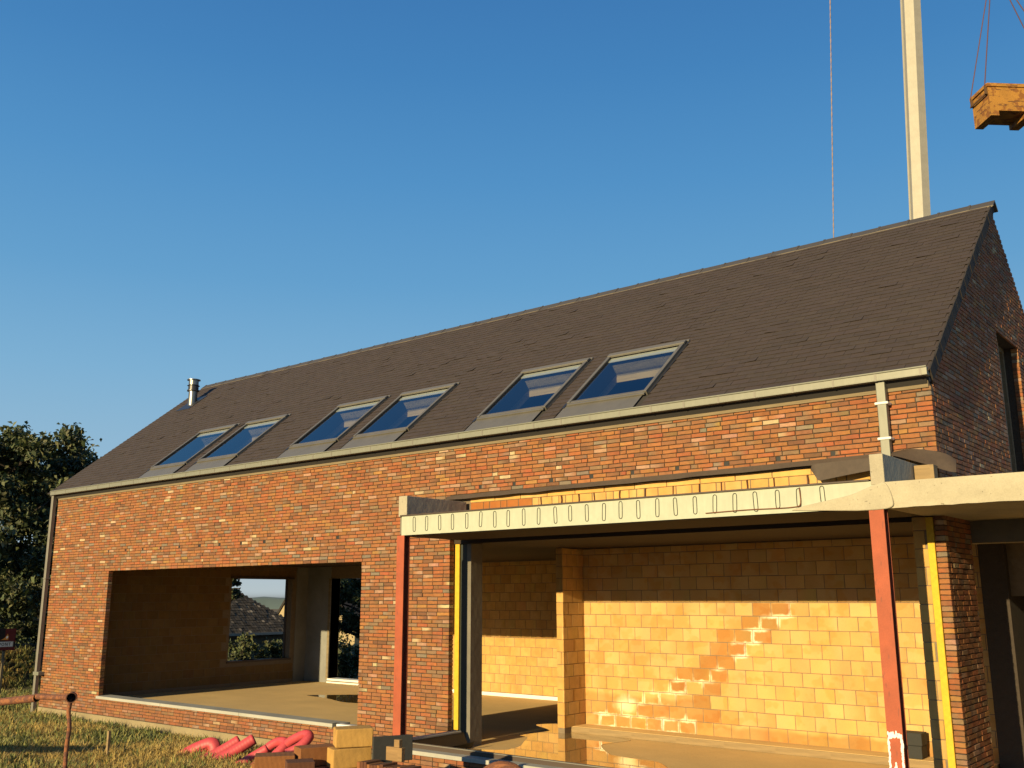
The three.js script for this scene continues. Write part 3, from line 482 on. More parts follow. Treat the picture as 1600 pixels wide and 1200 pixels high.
// upper gable and attic
part('left_gable', (() => { const t = (z) => roofY(z < RG.z ? 2 * RG.z - z : z) - .14; const g = prism([[.1, 3.1], [8.15, 3.1], [8.15, t(-8.15)], [4.05, t(-4.05)], [.1, t(-.1)]], .32); g.applyMatrix4(new THREE.Matrix4().set(0, 0, 1, X0 + .01, 0, 1, 0, 0, -1, 0, 0, 0, 0, 0, 0, 1)); return uvm(g); })(), M.mortar, house);
part('eaves_wall', [box(X0 + .33, -.34, 3.66, 4.78, ZB, ZB + .3)], M.lining, house);
part('purlin', box(X0 + .34, -.36, 5.90, 6.0, -1.66, -1.52), M.woodPale, house);
part('gable_window_frame', [box(-.27, -.2, GW.y0, GW.y1, GW.z1 + .002, GW.z1 + .09), box(-.27, -.2, GW.y0, GW.y1, GW.z0 - .34, GW.z0 - .26), box(-.27, -.2, GW.y1 - .07, GW.y1 - .002, GW.z1 + .09, GW.z0 - .34)], M.board, house);
part('gable_window_post', [box(-.33, -.14, GW.y0, GW.y1 - .02, GW.z0 - .70, GW.z0 - .44)], M.board, house);
for (const [a, b] of WIN) {
  const w = part('roof_window', [rb(a, a + .056, -.02, .06, WS0, WS1, .006), rb(b - .056, b, -.02, .06, WS0, WS1, .006), rb(a + .057, b - .057, -.02, .05, WS0, WS0 + .062, .006)], M.frame, house);
  part('top_hood', [rb(a - .03, b + .03, .0, .04, WS1 + .085, WS1 + .135, .006), rb(a - .005, b + .005, .03, .07, WS1 - .035, WS1 + .07, .01)], M.frame, w);
  part('sash_bar', rb(a + .06, b - .06, .0, .02, WS1 - .16, WS1 - .04, .004), M.sash, w);
  part('gasket', [rb(a + .058, a + .064, .02, .044, WS0 + .07, WS1 - .05), rb(b - .064, b - .058, .02, .044, WS0 + .07, WS1 - .05), rb(a + .065, b - .065, .02, .036, WS0 + .064, WS0 + .07)], M.rubber, w);
  part('pane', (() => { const g = new THREE.PlaneGeometry(b - a - .13, WS1 - WS0 - .11); g.rotateX(-Math.PI / 2); g.translate((a + b) / 2, .026, -(WS0 + WS1) / 2 - .008); g.applyMatrix4(RM); return g; })(), M.glass, w);
  part('inner_lining', [rb(a + .055, a + .068, -.36, -.03, WS0 + .06, WS1 - .1), rb(b - .068, b - .055, -.36, -.03, WS0 + .06, WS1 - .1), rb(a + .07, b - .07, -.36, -.03, WS1 - .1, WS1 - .088)], M.board, w);
  part('apron_flashing', [rb(a - .02, b - .06, .012, .02, -.05, WS0 - .02), rb(a + .02, b - .02, .02, .045, WS0 - .05, WS0 - .004, .004)], M.frame, w);
  part('side_flashing', [rb(a - .05, a - .002, .0, .03, WS0 - .1, WS1 + .1), rb(b + .002, b + .05, .0, .024, WS0, WS1 + .1)], M.steelDark, w);
}
{
  const g = part('gutter', [box(-20.28, .02, 4.975, 4.983, .03, .176), box(-20.28, .02, 4.984, 5.062, .168, .176), box(-20.28, .02, 4.984, 5.075, .03, .036), box(.012, .02, 4.984, 5.062, .037, .167), box(-20.28, -20.272, 4.984, 5.062, .037, .167)], M.zinc, house);
  part('gutter_bead', tube([[-20.28, 5.068, .178], [-10, 5.068, .178], [.02, 5.068, .178]], .012, 4, 8), M.zinc, g);
  for (let x = -20.05; x < 0; x += .5) part('gutter_seam', box(x - .012, x + .012, 4.972, 5.062, .1766, .1795), M.zincDark, g);
  part('cornice_board', box(X0 + .03, -.02, 4.858, 4.936, -.02, .021), M.board, house);
  part('eaves_soffit', box(X0 + .03, -.02, 4.94, 4.985, -.1, -.025), M.darkProfile, house);
}
{
  const d = part('downpipe', rbox(-.575, -.47, 4.03, 4.975, .035, .125, .01), M.zinc, house); for (const y of [4.72, 4.31]) part('pipe_clamp', rbox(-.60, -.445, y - .016, y + .016, .004, .14, .012), M.white, d);
  const e = part('downpipe', rbox(-20.30, -20.20, -.05, 4.975, .04, .13, .01), M.zincDark, house); part('pipe_clamp', rbox(-20.32, -20.06, .82, .90, .0, .15, .01), M.zinc, e); part('pipe_clamp', rbox(-20.31, -20.18, 3.0, 3.03, .0, .14, .008), M.zincDark, e);
}
{ // flue
  const fx = -19.66, fz = -3.1, y0 = roofY(fz) - .05; const cyl = (r0, r1, a, b) => uvm(new THREE.CylinderGeometry(r1, r0, b - a, 28).translate(fx, (a + b) / 2, fz));
  const f = part('flue', [cyl(.115, .115, y0, y0 + .42)], M.steel, house);
  part('flue_collar', [cyl(.16, .16, y0 + .40, y0 + .43), cyl(.135, .135, y0 + .43, y0 + .55), cyl(.165, .135, y0 + .55, y0 + .57)], M.steelDark, f);
  part('flue_cowl', [cyl(.13, .13, y0 + .57, y0 + .70), cyl(.175, .175, y0 + .70, y0 + .72)], M.steel, f);
  part('flue_flashing', rb(fx - .3, fx + .3, .018, .03, (EV.z - fz) / .777 - .35, (EV.z - fz) / .777 + .35), M.steelDark, f);
}
console.log('house', bricks.length, blocks.length);

// ---------------------------------------------------------------- puddles
const puddle = (pts, y) => { const c = new THREE.CatmullRomCurve3(pts.map(([x, z]) => new THREE.Vector3(x, 0, z)), true, 'catmullrom', .35).getPoints(160); const s = new THREE.Shape(c.map((p, i) => new THREE.Vector2(p.x + .03 * (vn(i * .7, 3, 501) - .5), -p.z + .03 * (vn(i * .7, 8, 503) - .5)))); const g = new THREE.ShapeGeometry(s); g.rotateX(-Math.PI / 2); g.translate(0, y, 0); return uvm(g); };
setting('puddle', puddle([[-7.8, -2.74], [-7.6, -3.11], [-6.98, -2.9], [-6.96, -2.31], [-5.9, -2.31], [-5.51, -2.17], [-5.6, -1.59], [-5.45, -1.3], [-4.95, -.78], [-4.43, -.7], [-4.09, -.64], [-3.67, -.16], [-3.6, .9], [-4.5, 1.08], [-6.85, 1.08], [-6.85, .25], [-6.9, .06], [-6.42, -.23], [-6.51, -.71], [-7.0, -1.46], [-7.21, -1.57], [-7.17, -2.28]], FL + .004), M.wet);
setting('puddle', puddle([[-15.15, -3.7], [-14.8, -4.07], [-14.33, -4.52], [-13.81, -4.83], [-12.6, -4.6], [-12.41, -3.5], [-12.93, -3.26], [-13.4, -3.22], [-14.3, -3.54]], FL + .004), M.wet);

// ---------------------------------------------------------------- crane, rope, hanging tub
{
  const b = new THREE.Vector3(-4.26, 0, -14), t = new THREE.Vector3(-2.95, 27, -14), L = b.distanceTo(t);
  const o = thing('crane_mast', 'tall pale six-sided crane mast rising behind the slate ridge', 'crane', [b.x, b.y, b.z]);
  const g = new THREE.CylinderGeometry(.235, .262, L, 6, 1).toNonIndexed(); g.computeVertexNormals(); g.rotateY(.5236); g.translate(0, L / 2, 0); const q = new THREE.Quaternion().setFromUnitVectors(new THREE.Vector3(0, 1, 0), t.clone().sub(b).normalize()); g.applyQuaternion(q); part('mast_tube', uvm(g), M.mast, o);
  const e = new THREE.BoxGeometry(.05, L, .05); e.translate(-.262, L / 2, -.02); e.applyQuaternion(q); part('mast_rail', uvm(e), M.zincDark, o);
  part('foot_plate', box(-.9, .9, 0, .35, -.9, .9), M.steelDark, o);
}
single('hoist_rope', [0, 1].map((k) => { const pts = []; for (let i = 0; i <= 160; i++) { const y = mix(3, 27, i / 160), a = i * 2.3 + k * Math.PI; pts.push([mix(-6.56, -5.1, i / 160) + .008 * Math.cos(a), y, -14 + .008 * Math.sin(a)]); } return tube(pts, .013, 480, 5); }), M.rope, 'thin hoisting rope hanging upright behind the ridge, left of the mast', 'rope');
{
  const P0 = new THREE.Vector3(-.41, 11.86, -7.06), d1 = new THREE.Vector3(Math.sin(.82), 0, -Math.cos(.82)), d2 = new THREE.Vector3(-Math.sin(.751), 0, -Math.cos(.751)), LW = 1.75, WW = .56, HH = .53;
  const o = thing('mortar_tub', 'yellow steel tub hanging in the sky at the top right', 'tub', [P0.x, P0.y, P0.z]);
  const m = new THREE.Matrix4().makeBasis(d1, new THREE.Vector3(0, 1, 0), d2.clone().negate()); // local x along d1, z towards the viewer
  const lb = (x0, x1, y0, y1, z0, z1) => { const g = new THREE.BoxGeometry(x1 - x0, y1 - y0, z1 - z0).translate((x0 + x1) / 2, (y0 + y1) / 2, (z0 + z1) / 2); const f = uvm(g); f.applyMatrix4(m); return f; };
  part('body', [lb(0, LW, -HH, 0, -.02, 0), lb(0, LW, -HH, 0, -WW, -WW + .02), lb(0, .02, -HH, 0, -WW + .02, -.02), lb(LW - .02, LW, -HH, 0, -WW + .02, -.02), lb(.02, LW - .02, -HH, -HH + .02, -WW + .02, -.02)], M.tub, o);
  part('rim', [lb(-.02, LW + .02, -.05, .015, .001, .022), lb(-.02, LW + .02, -.05, .015, -WW - .022, -WW - .001), lb(-.03, -.001, -.05, .015, -WW - .02, 0), lb(LW + .001, LW + .03, -.05, .015, -WW - .02, 0)], M.tub, o);
  part('end_handle', [lb(-.05, -.031, -.20, -.17, -WW, -.0), lb(-.05, -.002, -.20, -.03, -.05, -.02), lb(-.05, -.002, -.20, -.03, -WW + .02, -WW + .05)], M.tubDark, o);
  part('runner', [lb(.0, .16, -HH - .10, -HH - .001, -WW, -.0)], M.tub, o); part('runner', [lb(.68, .86, -HH - .10, -HH - .001, -WW, .0)], M.tub, o); part('runner', [lb(LW - .16, LW, -HH - .10, -HH - .001, -WW, 0)], M.tub, o);
  const w = (x, y, z) => new THREE.Vector3(x, y, z).applyMatrix4(m).add(P0).toArray();
  const hook = w(LW / 2 - .32, 2.75, -WW / 2);
  const s = thing('lifting_sling', 'thin dark sling legs rising from the hanging yellow tub', 'sling', hook); const rel = (p) => [p[0] - hook[0], p[1] - hook[1], p[2] - hook[2]];
  for (const [x, z] of [[-.04, -.03], [-.04, -WW + .03], [LW + .02, -.03], [LW + .02, -WW + .03]]) part('sling_leg', tube([rel(w(x, -.02, z)), [...rel(w(x, -.02, z))].map((v) => v / 2), [0, 0, 0]], .011, 6, 5), M.chain, s);
  part('hook', new THREE.TorusGeometry(.09, .022, 8, 18).translate(0, .06, 0), M.steelDark, s);
}

// ---------------------------------------------------------------- plants
const LG = [[.055, .085, .022], [.07, .10, .026], [.045, .07, .02], [.095, .115, .03], [.12, .12, .035]];
function leaves(centres, per, spread, size, seed, pal = LG, flat = .8) {
  const q = rng(seed), g = () => (q() + q() + q() - 1.5) / 1.5, p = [], c = [], idx = []; let n = 0;
  for (const [cx, cy, cz, sc = 1] of centres) for (let i = 0; i < per; i++) {
    const x = cx + g() * spread * sc, y = cy + g() * spread * sc * flat, z = cz + g() * spread * sc, s = size * (.6 + .8 * q());
    const a = new THREE.Vector3(q() - .5, (q() - .5) * .9 - .15, q() - .5).normalize(), nrm = new THREE.Vector3(q() - .5, q() * 1.2, q() - .5).normalize(), b = nrm.cross(a).normalize().multiplyScalar(s * .34); a.multiplyScalar(s * .5);
    const dr = .12 * s; p.push(x - a.x, y - a.y, z - a.z, x + b.x, y + b.y + dr, z + b.z, x + a.x, y + a.y - dr, z + a.z, x - b.x, y - b.y + dr, z - b.z);
    const t = pal[Math.floor(q() * pal.length)], k = .75 + .5 * q(); for (let j = 0; j < 4; j++) c.push(t[0] * k, t[1] * k, t[2] * k);
    idx.push(n, n + 1, n + 2, n, n + 2, n + 3); n += 4;
  }
  const o = new THREE.BufferGeometry(); o.setAttribute('position', new THREE.Float32BufferAttribute(p, 3)); o.setAttribute('color', new THREE.Float32BufferAttribute(c, 3)); o.setIndex(idx); o.computeVertexNormals(); return o;
}
function limb(a, b, r0, r1, bend = .1) { const m = a.clone().lerp(b, .5).add(new THREE.Vector3(rr(-bend, bend), rr(-bend, bend) * .5, rr(-bend, bend))), c = new THREE.CatmullRomCurve3([a, m, b]), n = 6, g = new THREE.TubeGeometry(c, n, 1, 7), p = g.attributes.position, v = new THREE.Vector3(); for (let i = 0; i <= n; i++) { const o = c.getPointAt(i / n), r = mix(r0, r1, i / n); for (let j = 0; j <= 7; j++) { const k = i * 8 + j; v.fromBufferAttribute(p, k).sub(o).multiplyScalar(r).add(o); p.setXYZ(k, v.x, v.y, v.z); } } g.computeVertexNormals(); return uvm(g); }
function tree(name, label, x, z, H, spread, crownBase, o = {}) {
  R = rng((o.seed || 5) * 131);
  const t = thing(name, label, 'tree', [x, groundH(x, z) - .1, z], o.group), wood = [], tips = [], V = (a, b, c) => new THREE.Vector3(a, b, c);
  const top = V(rr(-.3, .3), H * .82, rr(-.3, .3)), fork = V(0, crownBase, 0); wood.push(limb(V(0, 0, 0), fork, H * .032, H * .024, .08), limb(fork, top, H * .022, .03, .3));
  const nl = o.limbs || 11;
  for (let i = 0; i < nl; i++) {
    const f = (i + .5) / nl, base = fork.clone().lerp(top, f * .8), a = i * 2.4 + rr(-.4, .4), reach = spread * (.55 + .45 * Math.sin(Math.PI * (.22 + f * .7))) * rr(.8, 1.08), rise = H * (.06 + .12 * R()) + f * H * .05;
    const e = base.clone().add(V(Math.cos(a) * reach, rise, Math.sin(a) * reach)); wood.push(limb(base, e, H * .012 * (1.2 - f * .6), .02, .35));
    for (let k = 0; k < 7; k++) { const s = base.clone().lerp(e, rr(.35, 1)), w = s.clone().add(V(rr(-1, 1), rr(-.5, .8), rr(-1, 1)).multiplyScalar(spread * .26)); wood.push(limb(s, w, .03, .01, .12)); for (let m = 0; m < 2; m++) { const y = w.clone().add(V(rr(-1, 1), rr(-.6, .6), rr(-1, 1)).multiplyScalar(spread * .12)); tips.push([y.x, y.y, y.z, rr(.6, 1.35)]); } }
  }
  for (let k = 0; k < 10; k++) tips.push([top.x + rr(-1, 1) * spread * .25, top.y + rr(-.5, .9) * spread * .22, top.z + rr(-1, 1) * spread * .25, rr(.5, 1)]);
  part('trunk', wood, M.bark, t); part('crown', leaves(tips, o.per || 130, spread * .17, o.leaf || .2, o.seed || 5, o.pal, .85), M.leaf, t); return t;
}
function shrub(name, label, x, z, w, h, o = {}) {
  R = rng((o.seed || 7) * 137);
  const t = thing(name, label, 'shrub', [x, groundH(x, z) - .05, z], o.group), wood = [], tips = [];
  for (let i = 0; i < (o.stems || 9); i++) { const a = rr(0, 6.28), r = w * .5 * Math.sqrt(R()), e = new THREE.Vector3(Math.cos(a) * r, h * rr(.55, 1), Math.sin(a) * r); wood.push(limb(new THREE.Vector3(Math.cos(a) * r * .2, 0, Math.sin(a) * r * .2), e, .025, .008, .15)); for (let k = 0; k < 4; k++) { const f = rr(.25, 1); tips.push([e.x * f + rr(-.1, .1), e.y * f, e.z * f + rr(-.1, .1), rr(.6, 1.2)]); } }
  part('stems', wood, M.bark, t); part('foliage', leaves(tips, o.per || 46, o.spread || .34, o.leaf || .11, o.seed || 7, o.pal), M.leaf, t); return t;
}
tree('walnut_tree', 'big dark leafy tree standing left of the house corner', -30.2, -2.0, 7.9, 4.1, .8, { per: 330, leaf: .17, seed: 15, limbs: 26, pal: [LG[0], LG[1], LG[2], LG[3], LG[4]] });
tree('ash_tree', 'smaller dark tree behind the big tree at the left edge', -36.5, -8.5, 6.2, 3.8, .6, { per: 260, leaf: .17, seed: 12, limbs: 12, pal: [LG[0], LG[2], LG[1]] });
tree('orchard_tree', 'dark tree filling the view through the rear opening', -27.9, -17.2, 6.4, 2.3, .5, { per: 300, leaf: .13, seed: 13, limbs: 12, pal: [LG[0], LG[2]] });
tree('slender_tree', 'young tree whose top leaves show in the side window corner', -25.2, -8.3, 3.9, .75, 2.2, { per: 40, leaf: .12, seed: 14, limbs: 6 });
const hedge = 'shrubs on the earth bank';
[[-27.3, 1.6, 1.8, .8], [-27.2, -.2, 1.7, .95], [-27.1, -1.9, 1.9, .85], [-27.3, -3.6, 1.8, .95], [-27.2, -5.2, 1.7, .9]].forEach(([x, z, w, h], i) => shrub('bank_shrub', ['bushy green shrub on the bank behind the sign', 'green shrub on the bank just right of the sign', 'shrub on the bank between sign and house pipe', 'shrub on the bank beside the left downpipe', 'shrub on the bank half hidden behind the house corner'][i], x, z, w, h, { seed: 20 + i, per: 60, leaf: .12, group: hedge, pal: [LG[0], LG[1], LG[3], LG[4]] }));
const gsh = 'garden shrubs seen through the openings';
[[-22.0, -6.6, 1.3, 1.55], [-22.4, -8.0, 1.2, 1.35], [-22.9, -9.5, 1.3, 1.5], [-21.6, -9.9, 1.2, 1.6], [-20.3, -9.4, 1.1, 1.5]].forEach(([x, z, w, h], i) => shrub('garden_shrub', ['leafy shrub at the left of the side window', 'shrub in the middle of the side window', 'shrub at the right of the side window', 'tall shrub at the left of the rear opening', 'weedy shrub at the right of the rear opening'][i], x, z, w, h, { seed: 40 + i, per: 60, leaf: .1, group: gsh, pal: [LG[1], LG[3], LG[0], LG[4]] }));
{ // grass and weeds
  const blade = (n, h, w, sp, seed) => { const q = rng(seed), p = [], idx = []; let k = 0; for (let i = 0; i < n; i++) { const a = q() * 6.28, r = q() * .03, l = h * (.5 + .7 * q()), cx = Math.cos(a), cz = Math.sin(a), ox = cx * r, oz = cz * r, e = sp * (.3 + q()); const px = -cz * w * .5, pz = cx * w * .5; p.push(ox - px, -.02, oz - pz, ox + px, -.02, oz + pz, ox + cx * e * .45 + px * .8, l * .6, oz + cz * e * .45 + pz * .8, ox + cx * e * .45 - px * .8, l * .6, oz + cz * e * .45 - pz * .8, ox + cx * e, l * (.75 + .2 * q()), oz + cz * e); idx.push(k, k + 1, k + 2, k, k + 2, k + 3, k + 3, k + 2, k + 4); k += 5; } const g = new THREE.BufferGeometry(); g.setAttribute('position', new THREE.Float32BufferAttribute(p, 3)); g.setIndex(idx); g.computeVertexNormals(); return g; };
  const q = rng(77), gm = new THREE.MeshPhysicalMaterial({ roughness: .85, transmission: .25, thickness: 0, side: THREE.DoubleSide });
  const build = (name, geo, n, fn) => { const im = new THREE.InstancedMesh(geo, gm, n), m = new THREE.Matrix4(), c = new THREE.Color(); let k = 0; for (let t = 0; t < n * 12 && k < n; t++) { const r = fn(); if (!r) continue; m.compose(new THREE.Vector3(r[0], groundH(r[0], r[1]), r[1]), new THREE.Quaternion().setFromEuler(new THREE.Euler((q() - .5) * .7, q() * 6.28, (q() - .5) * .7)), new THREE.Vector3(r[2], r[2] * (.7 + .6 * q()), r[2])); im.setMatrixAt(k, m); im.setColorAt(k, c.setRGB(...r[3])); k++; } im.count = k; im.name = name; im.userData.kind = 'stuff'; im.castShadow = im.receiveShadow = true; scene.add(im); return im; };
  const ok = (x, z) => !(x > X0 - .1 && z < .16) && !(x > -9.2 && z < 3);
  const g1 = build('dry_grass', blade(9, .1, .008, .12, 3), 15000, () => { const x = mix(-26, -8.6, q()), z = mix(-2.5, 5, q()); if (!ok(x, z)) return null; if (fbm(x * .8 + 9, z * .8 + 3, 231, 0, 4) > .56 + .2 * (q() - .5)) return null; const k = .7 + .6 * q(); return [x, z, .7 + .9 * q(), [.40 * k, .285 * k, .08 * k]]; });
  tag(g1, 'dry yellow grass over the plot in front of the house', 'grass');
  const g2 = build('green_weeds', blade(8, .13, .016, .11, 5), 8500, () => { const x = mix(-26, -8.6, q()), z = mix(-2.5, 5, q()); if (!ok(x, z)) return null; if (fbm(x * .8 + 9, z * .8 + 3, 231, 0, 4) < .5 + .2 * (q() - .5) && q() > .2) return null; const k = .7 + .6 * q(); return [x, z, .6 + .9 * q(), q() < .5 ? [.11 * k, .135 * k, .03 * k] : [.20 * k, .19 * k, .045 * k]]; });
  tag(g2, 'low green weeds growing among the dry grass', 'weeds');
}

// ---------------------------------------------------------------- neighbouring buildings
{
  const o = thing('barn', 'low barn with a dark mottled hipped roof seen through the side window', 'barn', [-42, -2.5, -16]);
  part('wall', box(-2.6, 2.6, 0, 3.2, -6.2, 9), M.barnWall, o);
  const P = (x, y, z) => new THREE.Vector3(x, y, z), A = P(3, 3.3, -7.2), B = P(3, 3.3, 10), Cc = P(-3, 3.3, 10), D = P(-3, 3.3, -7.2), E = P(0, 6.2, -3.0), F = P(0, 6.2, 10); const p = [], c = [], uv = []; const tri = (a, b, d) => { for (const v of [a, b, d]) { p.push(v.x, v.y, v.z); uv.push(v.z, v.x + v.y); } };
  const g = (() => { tri(A, E, F); tri(A, F, B); tri(D, F, E); tri(D, Cc, F); tri(A, D, E); tri(B, F, Cc); tri(A, B, Cc); tri(A, Cc, D); const q = new THREE.BufferGeometry(); q.setAttribute('position', new THREE.Float32BufferAttribute(p, 3)); for (let i = 0; i < p.length / 3; i++) c.push(.085, .065, .042); q.setAttribute('color', new THREE.Float32BufferAttribute(c, 3)); q.setAttribute('uv', new THREE.Float32BufferAttribute(uv, 2)); q.computeVertexNormals(); return q; })();
  const rf = part('roof', g, M.barnRoof, o);
  const acc = new Acc(), fx = E.clone().sub(A), dirS = P(-3, 2.9, 0).normalize(), nr = P(2.9, 3, 0).normalize(), q = rng(91);
  for (let r = 0; r < 23; r++) for (let z = -7.2 + r * .186; z < 3; z += .17) { const b = P(3, 3.3, z).addScaledVector(dirS, r * .178).addScaledVector(nr, .03 + .03 * q()), k = .5 + q() * 1.1, l = q() < .07 ? 4.5 : 1, col = [.075 * k * l, .06 * k * l, .04 * k * l], v = [b, b.clone().add(P(0, 0, .155)), b.clone().add(P(0, 0, .155)).addScaledVector(dirS, .2).addScaledVector(nr, -.02), b.clone().addScaledVector(dirS, .2).addScaledVector(nr, -.02)], lo = [b.clone().addScaledVector(nr, -.04), b.clone().add(P(0, 0, .155)).addScaledVector(nr, -.04)]; for (const i of [0, 2, 1, 0, 3, 2]) { acc.p.push(v[i].x, v[i].y, v[i].z); acc.c.push(...col); acc.u.push(v[i].z, v[i].y); } for (const w of [lo[0], v[0], v[1], lo[0], v[1], lo[1]]) { acc.p.push(w.x, w.y, w.z); acc.c.push(...col); acc.u.push(w.z, w.y); } }
  part('roof_tiling', acc.geo(), M.barnRoof, rf).userData.kind = 'stuff';
  part('gutter', box(3.0, 3.12, 3.22, 3.34, -7.2, 10), M.zincDark, o);
  const h = thing('cream_house', 'cream gabled house beyond the barn, seen through the side window', 'house', [-48.2, -2.5, -31]);
  part('gable_wall', uvm(prism([[-4.2, 0], [4.2, 0], [4.2, 3.1], [0, 7.9], [-4.2, 3.1]], .35).translate(0, 0, -.35)), M.cream, h); part('side_wall', [box(-4.2, -3.9, 0, 3.05, -9, -.36), box(3.9, 4.2, 0, 3.05, -9, -.36), box(-3.9, 3.9, 0, 3.0, -9, -8.7)], M.cream, h);
  for (const s of [-1, 1]) part('roof', (() => { const L = Math.hypot(4.5, 5.14), g2 = new THREE.BoxGeometry(L, .16, 9.3); g2.rotateZ(-s * Math.atan2(4.8, 4.2)); g2.translate(s * 2.28, 5.42, -4.55); return uvm(g2); })(), M.deck, h);
}
// ---------------------------------------------------------------- things on the plot
{ // site sign, most of it outside the picture
  const cv = document.createElement('canvas'); cv.width = 512; cv.height = 176; const k = cv.getContext('2d'); k.fillStyle = '#160808'; k.fillRect(0, 0, 512, 176); k.fillStyle = '#5c1310'; k.fillRect(430, 0, 82, 110); k.fillRect(0, 150, 512, 26);
  k.fillStyle = '#d98b32'; k.beginPath(); k.moveTo(388, 92); k.quadraticCurveTo(430, 86, 448, 40); k.quadraticCurveTo(462, 62, 456, 92); k.closePath(); k.fill(); k.fillStyle = '#f2e6da'; k.beginPath(); k.ellipse(446, 70, 8, 12, .4, 0, 7); k.fill();
  k.fillStyle = '#8f8a80'; k.fillRect(20, 104, 480, 46); k.fillStyle = '#c9c8c4'; k.fillRect(24, 108, 472, 38); k.fillStyle = '#3b4142'; k.font = 'bold 36px sans-serif'; k.textAlign = 'right'; k.fillText('PONT', 480, 140);
  const ct = new THREE.CanvasTexture(cv); ct.colorSpace = THREE.SRGBColorSpace; const o = thing('site_sign', 'dark red and black sign board at the left edge of the picture', 'sign', [-24, 0, -.2]);
  part('board', (() => { const g = new THREE.BoxGeometry(.03, .56, 1.7); g.translate(0, 1.5, 0); return g; })(), std([.051, .013, .013]), o); part('print', (() => { const g = new THREE.PlaneGeometry(1.68, .55); g.rotateY(Math.PI / 2); g.translate(.019, 1.5, 0); return g; })(), new THREE.MeshStandardMaterial({ map: ct, roughness: .6 }), o);
  for (const z of [-.6, .6]) part('post', box(-.07, -.016, -.3, 1.75, z - .03, z + .03), M.board, o);
}
{ // rusty barrier
  const o = thing('rusty_pipe_barrier', 'rusty steel tube rail with an open tube end, at the left', 'barrier', [-7.146, .86, 6.0]); o.scale.setScalar(.6625);
  part('post', tube([[.06, -1.45, 0], [.04, -.6, 0], [.02, .3, .01], [.03, .62, 0], [-.02, .82, .01], [0, 1.0, 0]], .033, 30, 10), M.rust, o);
  part('bar', [tube([[-4.6, .52, .35], [-2.6, .79, .12], [-1.06, .965, .03]], .062, 20, 12)], M.rust, o); part('sleeve', tube([[-1.12, .985, .02], [-.5, 1.005, .0], [-.02, 1.03, 0]], .046, 12, 12), M.rust, o);
  const e = new THREE.CylinderGeometry(.078, .078, .22, 24, 1, true), i = new THREE.CylinderGeometry(.066, .066, .22, 24, 1, true), ring = new THREE.RingGeometry(.066, .078, 24).rotateX(-Math.PI / 2).translate(0, .11, 0), back = new THREE.CircleGeometry(.066, 24).rotateX(-Math.PI / 2).translate(0, -.09, 0); const q = new THREE.Quaternion().setFromUnitVectors(new THREE.Vector3(0, 1, 0), new THREE.Vector3(.86, .04, .5).normalize());
  const all = [e, i, ring].map((g) => { g.applyQuaternion(q); g.translate(.02, 1.035, 0); return uvm(g); }); back.applyQuaternion(q); back.translate(.02, 1.035, 0); const pe = part('pipe_end', all, std([.102, .038, .019], { map: grainT, side: THREE.DoubleSide, roughness: .9 }), o); part('pipe_dark_disc', uvm(back), M.rubber, pe);  // black disc in the open end paints the darkness of the hollow tube
}
{ // unseen board rail, added to cast the shadow band across the grass
  const o = thing('added_rail', 'added unseen board rail that casts a shadow band on the grass', 'rail', [-14.2, 0, 7.15]); o.rotation.y = .7;
  part('board', rbox(-2.6, 1.75, .87, 1.08, -.015, .015, .003), M.woodPale, o); for (const x of [-2.3, -.4, 1.5]) part('post', rbox(x - .03, x + .03, -.3, 1.0, -.06, -.016, .003), M.woodPale, o);
}
single('wooden_stake', (() => { const g = box(-12.585, -12.535, -.2, .44, 2.48, 2.52); return g; })(), M.woodPale, 'pale square wooden stake standing in the grass below the big window', 'stake');
{ // red conduits
  const grp = 'red conduits lying on the grass'; const ribs = (pts, r, n) => { const c = new THREE.CatmullRomCurve3(pts.map((p) => new THREE.Vector3(...p))), L = c.getLength(), seg = Math.round(L / .012), g = new THREE.TubeGeometry(c, seg, r, 12), p = g.attributes.position, v = new THREE.Vector3(); for (let i = 0; i <= seg; i++) { const o = c.getPointAt(i / seg), s = 1 + .008 * Math.sin(i * 1.5), f = i === 0 || i === seg ? .9 : 1; for (let j = 0; j <= 12; j++) { const k = i * 13 + j; v.fromBufferAttribute(p, k).sub(o).multiplyScalar(s * f).add(o); p.setXYZ(k, v.x, v.y, v.z); } } g.computeVertexNormals(); return uvm(g); };
  const L = [
    [[[-9.75, .16, 1.25], [-9.5, .34, 1.2], [-9.25, .44, 1.15], [-9.1, .42, 1.2], [-9.12, .30, 1.35], [-9.25, .2, 1.5]], .055, 'curled red conduit standing highest, beside the orange blocks'],
    [[[-10.1, .06, 1.35], [-9.95, .23, 1.25], [-9.78, .3, 1.2], [-9.62, .28, 1.22], [-9.66, .12, 1.4]], .055, 'short red conduit bend left of the highest curl'],
    [[[-10.95, -.12, 1.75], [-10.72, .08, 1.4], [-10.52, .27, 1.15]], .068, 'straight red conduit end pointing up beside the weeds'],
    [[[-11.2, -.1, 1.7], [-11.0, .08, 1.4], [-10.84, .23, 1.2]], .066, 'red conduit end left of the longest straight one'],
    [[[-11.85, -.12, 1.7], [-11.62, .06, 1.45], [-11.42, .13, 1.3], [-11.36, .02, 1.3], [-11.46, -.1, 1.4]], .08, 'thick red conduit loop furthest to the left'],
    [[[-10.3, -.1, 1.7], [-10.12, .07, 1.45], [-9.97, .19, 1.3]], .056, 'small red conduit end among green weeds'],
    [[[-10.05, -.1, 1.6], [-9.93, .0, 1.5], [-9.84, .06, 1.4]], .045, 'smallest red conduit end, nearest the orange blocks']];
  for (const [p, r, label] of L) single('red_conduit', ribs(p.map(([x, y, z]) => [x, y + .07, z]), r * 1.3), M.redPipe, label, 'conduit', grp);
}
